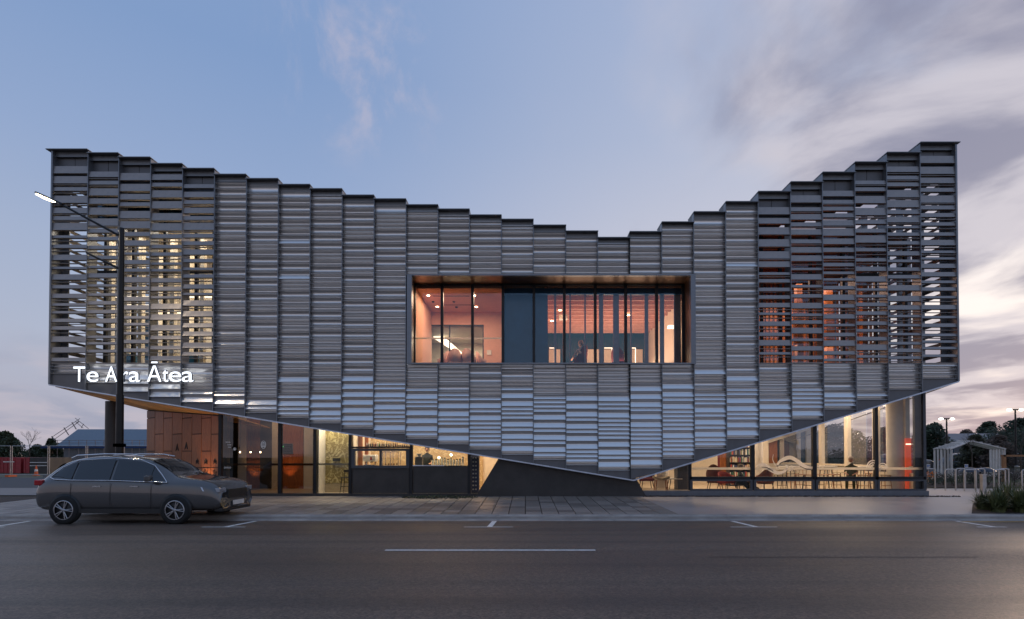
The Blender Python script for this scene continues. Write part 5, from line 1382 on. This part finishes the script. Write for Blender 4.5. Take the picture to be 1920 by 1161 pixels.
tree('broad dark hedge like tree at the far right edge', s60(1950, 50), 50, 4.6, 8, 'leaf', 10)
tree('dark tree seen through the reading room end glass', s60(1565, 55), 55, 4.4, 9, 'leaf', 12)
tree('dark rounded tree seen through the glass beside the corner column', s60(1660, 60), 60, 4.5, 7, 'leaf', 13)
tree('broad dark tree behind the reading room windows', s60(1500, 60), 60, 4.2, 9, 'leaf', 15)
tree('dark bushy tree at the far left edge of the scene', s60(10, 48), 48, 3.5, 5.2, 'leaf', 14)
tree('low dark hedge tree left of the scaffolded roof', s60(70, 62), 62, 2.6, 4.0, 'leaf', 16)
tree('dark windswept tree touching the scaffolded roof', s60(97, 60), 60, 3.3, 3.2, 'leaf', 17)
def bare(label, x, y, h, seed, th=.05):
    rg = random.Random(seed); o = empty('bare_tree', label, 'tree', (x, y, 0)); b = MB(); tw = MB()
    b.tube((0, 0, -.1), (0, 0, h * .4), th, th * .7, 6)
    def rec(p, d, l, r, n_):
        q = p + d * l; (b if n_ > 3 else tw).tube(p, q, r, r * .65, 5)
        if n_ == 0: return
        for _ in range(3 if n_ > 2 else 2):
            rec(q, (d + Vector((rg.gauss(0, .5), rg.gauss(0, .5), rg.uniform(0, .35)))).normalized(), l * rg.uniform(.6, .85), r * .6, n_ - 1)
    rec(Vector((0, 0, h * .4)), Vector((0, 0, 1)), h * .2, th * .7, 5)
    b.build('trunk', 'bark', o, local=True); tw.build('twigs', 'bark', o, local=True, kind='stuff')
bare('leafless young tree standing in the planting before the pergola', X(1822, 29), 29, 2.6, 21, .045)
bare('leafless young tree at the right edge beside the timber rail', X(1914, 31), 31, 2.9, 22, .05)
bare('pale leafless tree left of the scaffolded roof', X(56, 55), 55, 3.9, 23, .07)
# planting beds
def shrub(label, x, y, h, w, m_, seed, fl=0):
    rg = random.Random(seed); o = empty('shrub', label, 'shrub', (x, y, 0), 'garden shrubs')
    b = MB()
    for _ in range(7):
        a = rg.uniform(0, 6.28); rr = w * .3 * rg.random(); leafcloud(b, (math.cos(a) * rr, math.sin(a) * rr, h * rg.uniform(.3, .7)), (w * .3, w * .3, h * .35), 130, .03, rg)
    b.build('foliage', m_, o, local=True)
    s_ = MB()
    for k in range(5): s_.tube((rg.uniform(-.05, .05), 0, 0), (rg.uniform(-.3, .3) * w, rg.uniform(-.2, .2), h * .7), .012, .005, 4)
    s_.build('stems', 'bark', o, local=True)
    if fl:
        f = MB()
        for _ in range(fl): f.ball((rg.uniform(-.5, .5) * w, rg.uniform(-.3, .1) * w, h * rg.uniform(.5, 1)), .022, 5, 4)
        f.build('flowers', 'flower', o, local=True)
sh_list = [(1745, 26, .55, 1.3, 'leaf', 'dark low shrub right behind the first bike hoop'), (1768, 26.5, .7, 1.3, 'leaf3', 'bronze shrub left of the double hoops'), (1788, 25.6, .5, 1.3, 'leaf', 'dark flowering shrub between the double hoops'), (1808, 26.3, .75, 1.2, 'leaf3', 'bronze shrub behind the third hoop'), (1830, 26, .6, 1.2, 'leaf', 'dark shrub beside the metal bollard'), (1852, 26.4, .9, 1.3, 'leaf3', 'tall bronze grass shrub right of the bollard'), (1876, 26.2, .85, 1.4, 'leaf2', 'olive shrub behind the fourth hoop'), (1900, 26, .9, 1.5, 'leaf3', 'bronze shrub near the right edge'), (1925, 26, .8, 1.5, 'leaf', 'dark shrub cut by the right edge'), (1758, 30, .5, 1.5, 'leaf2', 'olive shrub at the left pergola posts'), (1815, 33, .5, 3.0, 'leaf2', 'wide olive shrub inside the pergola'), (1890, 36, .7, 2.0, 'leaf2', 'pale olive shrub behind the timber rail')]
for k, (px, Y, h, w, mm, lb) in enumerate(sh_list): shrub(lb, X(px, Y), Y, h, w, mm, 40 + k, 12 if k % 2 == 0 else 5)
m = MB(); m.quad((X(1738, 25), 24.3, .004), (45, 24.3, .004), (45, 28.5, .004), (X(1738, 25), 28.5, .004)); struct(m.build('garden_bed', 'mulch'))
m = MB(); m.quad((15.2, 28.6, .002), (60, 28.6, .002), (60, 39, .002), (15.2, 39, .002)); struct(m.build('lawn', mat('lawn_green', (.06, .075, .03), .95, var=.3, scale=2, bump=.5)))
m = MB(); m.quad((12, 40, .002), (120, 40, .002), (120, 57, .002), (12, 57, .002)); struct(m.build('car_park', 'darkpath'))
m = MB(); m.quad((12, 39.0, .004), (120, 39.0, .004), (120, 39.9, .004), (12, 39.9, .004)); struct(m.build('car_park_path', 'concrete'))
fo = MB(); c = (X(1743, 27.6), 27.6)
for k in range(14): fo.ball((c[0] + rnd.uniform(-.3, .3), c[1], .45 + rnd.uniform(0, .15)), .035, 6, 4)
leafcloud(fo, (c[0], c[1], .3), (.35, .2, .2), 80, .05, rnd)
tag(fo.build('orange_flowers', 'orangefl'), 'clump of orange flowers behind the first bike hoop', 'flowers')
# strap leafed clumps by the kerb
def clump(label, x, y, h, n, seed):
    h *= 1.22; y -= .12
    rg = random.Random(seed); b = MB()
    for _ in range(n):
        a = rg.uniform(0, 6.28); bx_, by_ = math.cos(a) * rg.uniform(0, .2), math.sin(a) * rg.uniform(0, .16)
        l = h * rg.uniform(.7, 1.35); out_ = rg.uniform(.12, 1.0) * l * .9; wd = rg.uniform(.009, .017); N_ = 5; vs = []
        dr = Vector((math.cos(a), math.sin(a), 0)); sd_ = Vector((-dr.y, dr.x, 0)) * wd
        up_ = l * (1 - .45 * out_ / l)
        for q in range(N_ + 1):
            f = q / N_; p = Vector((bx_, by_, 0)) + dr * (out_ * f ** 1.6) + Vector((0, 0, up_ * (1.55 * f - .85 * f * f * (out_ / l + .35))))
            ww = 1 - f ** 2 * .93; vs += [p - sd_ * ww, p + sd_ * ww]
        b.add(vs, [(2 * q, 2 * q + 1, 2 * q + 3, 2 * q + 2) for q in range(N_)])
    o = b.build('grass_clump', 'strap'); o.location = (x, y, zpath(y)); tag(o, label, 'grass clump', 'strap leafed clumps by the kerb')
cl = [(1832, 15.6, .42, 'first strap leafed clump, spilling onto the path'), (1858, 15.0, .45, 'clump of strap leaves drooping over the kerb in front'), (1882, 15.7, .55, 'tall strap leafed clump in front of the double hoop'), (1900, 14.95, .48, 'strap leafed clump above the yellow line'), (1925, 15.6, .58, 'strap leafed clump cut by the right edge, back row'), (1935, 14.9, .5, 'strap leafed clump cut by the right edge, front row'), (1862, 16.2, .45, 'small strap leafed clump at the back of the bed')]
for k, (px, Y, h, lb) in enumerate(cl): clump(lb, X(px, Y, 940), Y - .12, h, 330, 60 + k)
m = MB(); m.quad((X(1815, 14.5), KY1 + .1, ZK + .007), (25, KY1 + .1, ZK + .007), (25, 16.8, zpath(16.8) + .01), (X(1822, 16.8), 16.8, zpath(16.8) + .01)); struct(m.build('planting_bed', 'mulch'))
# mulch strips against the building with tiny ground cover
for a, b_, nm in ((755, 900, 'left'), (1205, 1800, 'right')):
    m = MB(); x0, x1 = X(a, 19.1), X(b_, 19.1); rg = random.Random(a)
    nb_ = 900 if a < 1000 else 1200; 
    if a < 1000:
        leafcloud(m, ((x0 + x1) / 2, 18.6, .03), ((x1 - x0) / 2, .45, .05), nb_, .03, rg)
    else:
        for _ in range(nb_):
            p = (rg.uniform(x0, x1), 19.12 + rg.uniform(-.14, .14), .0); s_ = rg.uniform(.012, .03); m.add([(p[0] - s_, p[1], 0), (p[0] + s_, p[1], 0), (p[0], p[1], s_ * 1.6), (p[0], p[1] + s_, 0)], [(0, 1, 2), (1, 3, 2), (3, 0, 2)])
    o = m.build('ground_cover' if a < 1000 else 'gravel', 'leaf' if a < 1000 else 'mulch'); o['kind'] = 'stuff'; o['label'] = 'dark low ground cover in front of the cafe counter' if a < 1000 else 'bark and gravel strip along the foot of the glass wall'; o['category'] = 'ground cover' if a < 1000 else 'gravel'

# ------------------------------------------------------------------ yard furniture
def hoop(px, Y, w, label, h=.9):
    o = empty('bike_rack', label, 'bike rack', (X(px, Y), Y, 0), 'tubular steel bike hoops'); b = MB(); r = .09; pts = [(-w / 2, 0, 0), (-w / 2, 0, h - r)]
    for k in range(1, 5): a = math.pi / 2 * k / 4; pts.append((-w / 2 + r - r * math.cos(a), 0, h - r + r * math.sin(a)))
    for k in range(0, 5): a = math.pi / 2 * k / 4; pts.append((w / 2 - r + r * math.sin(a), 0, h - r + r * math.cos(a)))
    pts.append((w / 2, 0, 0)); b.path(pts, .026, 10); b.build('hoop', 'galv', o, local=True)
    for sx in (-1, 1): b = MB(); b.lathe((sx * w / 2, 0, 0), [(.06, 0), (.06, .008), (.027, .01)], 12); b.build('base_plate', 'galv', o, local=True)
for px, Y, w, lb in ((1742, 23.0, .46, 'steel bike hoop nearest the glass corner'), (1781, 22.2, .42, 'front bike hoop of the pair before the left pergola posts'), (1800, 23.4, .40, 'rear bike hoop of the pair before the pergola'), (1818, 21.9, .48, 'front bike hoop left of the metal bollard'), (1836, 23.0, .42, 'rear bike hoop partly behind the bollard'), (1873, 21.7, .46, 'front bike hoop before the right pergola posts'), (1881, 23.0, .42, 'rear bike hoop behind the one at the right pergola posts'), (1926, 21.6, .48, 'bike hoop cut off by the right edge')):
    hoop(px, Y, w, lb, .88)
bo = empty('bollard', 'square brushed metal bollard among the bike hoops', 'bollard', (X(1842, 21.2), 21.2, 0))
b = MB(); b.box(-.075, .075, -.075, .075, 0, .68); b.build('post', 'galv', bo, bevel=.01, local=True); b = MB(); b.box(-.085, .085, -.085, .085, .68, .72); b.build('cap', 'galv', bo, bevel=.005, local=True)
pg = empty('pergola', 'white grey timber pergola of six gabled portal frames in the yard', 'pergola', (X(1818, 34), 34, 0))
for k in range(6):
    Y = 32 + k * 1.0; lp, rp = 1785 - 6.4 * k, 1884 - 5.2 * k
    xl, xr = X(lp, Y), X(rp, Y); xm = X(lerp(1822, 1800, k / 5), Y)
    ze = Z(843, Y); zp = Z(828, Y)
    b = MB(); b.box(xl - .03, xl + .03, Y, Y + .12, 0, ze); b.build('post', 'greywood', pg)
    b = MB(); b.box(xr - .03, xr + .03, Y, Y + .12, 0, ze); b.build('post', 'greywood', pg)
    for (xa, za), (xb, zb_) in (((xl - .06, ze), (xm, zp)), ((xm, zp), (xr + .06, ze))):
        b = MB(); b.add([(xa, Y, za), (xb, Y, zb_), (xb, Y, zb_ + .07), (xa, Y, za + .07), (xa, Y + .12, za), (xb, Y + .12, zb_), (xb, Y + .12, zb_ + .07), (xa, Y + .12, za + .07)], [(0, 1, 2, 3), (4, 7, 6, 5), (0, 4, 5, 1), (3, 2, 6, 7), (0, 3, 7, 4), (1, 5, 6, 2)]); b.build('rafter', 'greywood', pg)
for f in [.08 + .12 * q for q in range(8)]:
    b = MB()
    for k in range(5):
        Y0, Y1 = 32.2 + k, 33.0 + k
        def pp(Y, kk):
            lp, rp, mp_ = 1785 - 6.4 * kk, 1884 - 5.2 * kk, lerp(1822, 1800, kk / 5)
            px = lerp(lp, mp_, f * 2) if f < .5 else lerp(mp_, rp, f * 2 - 1); py = 843 - 15 * (1 - abs(2 * f - 1)); return P(px, py - 3.5, Y)
        a, c = pp(Y0, k), pp(Y1, k + 1)
        b.add([(a[0] - .04, a[1], a[2]), (a[0] + .04, a[1], a[2]), (c[0] + .04, c[1], c[2]), (c[0] - .04, c[1], c[2]), (a[0] - .04, a[1], a[2] + .04), (a[0] + .04, a[1], a[2] + .04), (c[0] + .04, c[1], c[2] + .04), (c[0] - .04, c[1], c[2] + .04)], [(0, 3, 2, 1), (4, 5, 6, 7), (0, 4, 7, 3), (1, 2, 6, 5)])
    b.build('purlin', 'greywood', pg)
tr = empty('timber_rail', 'brown timber post and top rail running off the right edge', 'railing', (X(1882, 29), 29, 0))
b = MB(); x = X(1882, 29); b.box(x - .07, x + .07, 28.95, 29.1, 0, Z(853, 29)); b.build('post', 'oak', tr)
b = MB(); b.box(x - .1, x + 4, 28.95, 29.1, Z(856.5, 29), Z(853, 29)); b.build('rail', 'oak', tr)
b = MB(); b.box(x + 3.6, x + 3.74, 28.96, 29.09, 0, Z(857, 29)); b.build('post', 'oak', tr)
for px, lb in ((1808, 'black post topped by a shallow dark dome behind the third bike hoop'), (1837, 'black post topped by a shallow dark dome behind the bollard')):
    Y = 25.0; o = empty('domed_post', lb, 'post', (X(px, Y), Y, 0), 'black domed posts'); b = MB(); b.tube((0, 0, 0), (0, 0, .72), .035, n=8); b.build('post', 'plastic', o, local=True)
    b = MB(); b.lathe((.22, 0, .70), [(.42, 0), (.36, .08), (.2, .16), (.001, .2)], 18); b.build('dome', mat('dark_blue_dome', (.02, .03, .05), .3), o, local=True)
for px, Y, lb in ((1740, 28.5, 'small blue and white sign above the first bike hoop'), (1811, 28.2, 'small blue and white sign above the domed post')):
    o = empty('small_sign', lb, 'sign', (X(px, Y), Y, 0), 'little blue yard signs'); b = MB(); b.tube((0, 0, 0), (0, 0, .8), .02, n=6); b.build('post', 'galv', o, local=True)
    b = MB(); b.box(-.09, .09, -.01, .01, .8, .98); b.build('plate', 'clothwhite', o, local=True)
    b = MB(); b.box(-.07, -.01, -.016, -.0105, .83, .95); b.box(.015, .07, -.016, -.0105, .86, .92); b.build('symbol', 'bluesign', o, local=True)
b = MB(); b.lathe((0, 0, 0), [(.12, 0), (.12, .75), (.14, .78), (.001, .8)], 14); o = b.build('litter_bin', 'galv'); o.location = (X(1906, 33), 33, 0); tag(o, 'grey cylindrical litter bin beyond the timber rail', 'bin')
# car park lamps
for px, Y, top_, lb in ((1775, 46, 785, 'twin headed lit car park lamp rising left of the grey roof'), (1904, 44, 768, 'taller twin headed lit car park lamp near the right edge'), (1598, 55, 812, 'twin headed car park lamp seen through the end glazing')):
    z1 = Z(top_, Y); o = empty('car_park_lamp', lb, 'street lamp', (X(px, Y), Y, 0), 'twin car park lamps')
    b = MB(); b.tube((0, 0, 0), (0, 0, z1), .09, .06, 10); b.build('pole', 'lampblack', o, local=True)
    b = MB(); b.box(-.28, .28, -.05, .05, z1 - .06, z1 + .04); b.build('cross_arm', 'lampblack', o, local=True)
    for sx in (-1, 1):
        b = MB(); b.ball((sx * .48, 0, z1 - .03), .15, 10, 6, (1.2, 1, .5)); b.build('lamp_head', 'farlamp', o, local=True)
# grey house at right
hs = empty('grey_roof_house', 'single storey house with a long grey metal roof behind the pergola', 'house', (X(1820, 62), 62, 0))
Y = 62
xe0, xe1, xr0_, xr1_ = X(1746, Y), X(1898, Y), X(1766, Y + 4), X(1870, Y + 4); ze, zr = Z(827, Y), Z(813, Y + 4)
b = MB(); b.quad((xe0, Y, ze), (xe1, Y, ze), (xr1_, Y + 4, zr), (xr0_, Y + 4, zr)); b.quad((xe1, Y, ze), (xe1, Y + 8, ze), (xr1_, Y + 4, zr)); b.quad((xe0, Y, ze), (xr0_, Y + 4, zr), (xe0, Y + 8, ze)); b.quad((xe1, Y + 8, ze), (xe0, Y + 8, ze), (xr0_, Y + 4, zr), (xr1_, Y + 4, zr))
ro = b.build('roof', 'roofgrey', hs)
b = MB(); n = 26
for k in range(n):
    f = (k + .5) / n; xe, xr = lerp(xe0, xe1, f), lerp(xr0_, xr1_, f); b.tube((xe, Y, ze + .02), (xr, Y + 4, zr + .02), .03, n=4)
b.build('roof_ribs', 'roofgrey', ro)
b = MB(); b.box(X(1866, Y + 4), X(1870, Y + 4), Y + 3.8, Y + 4.2, zr - .2, zr + .35); b.build('chimney', 'charcoal', ro)
b = MB(); b.box(X(1838, Y + 1), X(1841, Y + 1), Y + 1, Y + 1.3, ze, ze + .75); b.build('flue', 'charcoal', ro)
b = MB(); b.box(xe0 + .5, xe1 - .5, Y + .5, Y + 7.5, 0, ze - .02); b.build('wall', 'wallhouse', hs)
for px in (1790, 1815, 1845, 1880):
    b = MB(); b.box(X(px - 4, Y), X(px + 4, Y), Y + .46, Y + .49, 1.0, 2.1); b.build('window', 'nightglass', hs)
b = MB(); b.prism([(X(1750, Y - 2), 2.4), (X(1772, Y - 2), 2.4), (X(1761, Y - 2), 3.4)], Y - 1.5, Y - 1.3); b.box(X(1751, Y - 2), X(1771, Y - 2), Y - 1.5, Y + .5, 0, 2.39); b.build('gable_porch', 'white', hs)
wf_ = empty('paling_fence', 'long dark paling fence in front of the grey house', 'fence', (40, 58, 0))
for k in range(110):
    b = MB(); x = 33 + k * .24; b.box(x, x + .2, 58, 58.03, 0, 1.55 + .03 * ((k * 7) % 3)); b.build('paling', 'fencewood', wf_)
# ------------------------------------------------------------------ far left: scaffolded roof, fence, containers
hs = empty('scaffolded_house', 'building site house with large blue grey metal roof and scaffold edge rails', 'house', (X(200, 55), 55, 0))
Y = 52
xe0, xr0_ = X(104, Y), X(146, Y + 5.5); xe1 = X(330, Y); xr1_ = X(330, Y + 5.5); ze, zr = Z(837, Y), Z(805, Y + 5.5)
b = MB(); b.quad((xe0, Y, ze), (xe1, Y, ze), (xr1_, Y + 5.5, zr), (xr0_, Y + 5.5, zr)); b.quad((xe0, Y, ze), (xr0_, Y + 5.5, zr), (xe0, Y + 11, ze)); ro = b.build('roof', 'rooftin', hs)
b = MB(); n = 26
for k in range(n):
    f = (k + .5) / n; b.tube((lerp(xe0, xe1, f), Y, ze + .02), (lerp(xr0_, xr1_, f), Y + 5.5, zr + .02), .035, n=4)
b.build('roof_ribs', 'rooftin', ro)
b = MB(); b.box(xe0 + .4, xe1, Y + .5, Y + 10, 0, ze - .05); b.build('wall', 'wallhouse', hs)
b = MB(); b.box(xe0 - .6, xe1, Y - .9, Y - .85, Z(841, Y), Z(836.5, Y)); b.build('banner_strip', 'bluecloth', hs)
for px in (108, 130, 148, 163, 179, 195, 232, 248, 262, 272): b = MB(); b.tube((X(px, Y - .8), Y - .8, 0), (X(px, Y - .8), Y - .8, Z(826, Y)), .025, n=5); b.build('scaffold_post', 'scaff', hs)
for py in (826, 831): b = MB(); b.tube((X(104, Y - .8), Y - .8, Z(py, Y)), (X(330, Y - .8), Y - .8, Z(py, Y)), .022, n=5); b.build('scaffold_rail', 'scaff', hs)
b = MB()
for (a, c) in (((97, 818), (103, 826)), ((120, 802), (129, 816)), ((135, 792), (143, 805))): b.tube(P(*a, Y + 2), P(*c, Y + 2), .05, n=5)
for (a, c) in (((97, 820), (150, 785)), ((102, 824), (148, 791)), ((141, 784), (166, 804)), ((142, 791), (156, 803)), ((148, 789), (140, 797)), ((157, 795), (152, 803))): b.tube(P(*a, Y + 2), P(*c, Y + 2), .028, n=5)
b.build('ridge_scaffold', 'scaff', hs)
ff = empty('site_fence', 'temporary wire fence panels along the building site', 'fence', (X(90, 36), 36, 0))
pxs = [-50, 22, 92, 163, 232, 300]
for i_, px in enumerate(pxs[:-1]):
    x0, x1 = X(px, 36), X(pxs[i_ + 1], 36)
    b = MB()
    for xx in (x0 + .06, x1 - .06): b.tube((xx, 36, 0), (xx, 36, 2.08), .022, n=6)
    b.tube((x0 + .06, 36, 2.06), (x1 - .06, 36, 2.06), .02, n=6); b.tube((x0 + .06, 36, .15), (x1 - .06, 36, .15), .02, n=6)
    pn = b.build('panel_frame', 'galv', ff)
    w = MB(); nw = 16
    for k in range(1, nw): xx = lerp(x0, x1, k / nw); w.box(xx - .003, xx + .003, 35.997, 36.003, .15, 2.06)
    for k in range(1, 8): w.box(x0 + .06, x1 - .06, 35.998, 36.004, .15 + k * .24, .156 + k * .24)
    w.build('wire_mesh', 'galv', pn)
    b = MB(); b.box(x0 - .12, x0 + .12, 35.7, 36.3, 0, .12); b.build('fence_foot', 'orangecone' if i_ % 2 else 'plinth', ff)
for (a, b_, mm, lb, hh) in ((-30, 40, 'container', 'large red site container with white lettering at the left edge', 2.3), (46, 56, 'container', 'narrow red site cabin panel beside the container', 2.2), (57, 92, 'charcoal', 'dark hoarding with pale printed lines behind the site fence', 1.9)):
    Y = 43; o = empty('site_container' if mm == 'container' else 'hoarding', lb, 'container' if mm == 'container' else 'hoarding', (X(a, Y), Y, 0)); b = MB(); x0, x1 = X(a, Y), X(b_, Y); b.box(x0, x1, Y, Y + 2.2, 0, Z(858, Y)); b.build('body', mm, o)
    b = MB()
    for k in range(int((x1 - x0) / .3)): b.box(x0 + k * .3, x0 + k * .3 + .12, Y - .03, Y - .002, .05, Z(858, Y) - .05)
    if mm == 'container': b.build('corrugation', mm, o)
    b = MB()
    if a < 0:
        for k in range(9): b.box(X(8 + k * 2.4, Y), X(8 + k * 2.4 + 1.6, Y), Y - .06, Y - .04, Z(867, Y), Z(865, Y))
        b.build('lettering', 'white', o)
    elif a > 50:
        for r_ in (0, 1):
            for k in range(10): b.box(X(58 + k * 3.2, Y), X(60.3 + k * 3.2, Y), Y - .06, Y - .01, Z(868 + r_ * 6, Y), Z(866.6 + r_ * 6, Y))
        b.build('printed_lines', 'white', o)
cn_ = empty('traffic_cone', 'orange traffic cone behind the site fence', 'traffic cone', (X(69, 38), 38, 0)); b = MB(); b.lathe((0, 0, 0), [(.2, 0), (.2, .03), (.13, .04), (.03, .72), (.001, .72)], 12); b.build('cone', 'orangecone', cn_, local=True)
b = MB(); b.lathe((0, 0, .3), [(.1, 0), (.078, .15)], 12); b.build('reflective_band', 'white', cn_, local=True)
m = MB(); m.quad((-120, 24, .003), (X(275, 24), 24, .003), (X(275, 24), 34.5, .003), (-120, 34.5, .003)); struct(m.build('site_road', 'darkpath'))
m = MB(); m.quad((-120, YG + .3, .002), (gx(413), YG + .3, .002), (gx(413), 24, .002), (-120, 24, .002)); struct(m.build('entrance_paving', 'paving'))
# a low hill of trees on the horizon
rg = random.Random(5)
m = MB()
for k in range(260):
    x = -320 + k * 3.0; 
    leafcloud(m, (x, 190 + rg.uniform(-8, 8), 1.2 + rg.uniform(0, 1)), (4, 3, rg.uniform(1.2, 2.6)), 90, .42, rg)
o = m.build('distant_trees', 'leaf'); o['kind'] = 'stuff'; o['label'] = 'dark line of distant trees along the horizon'
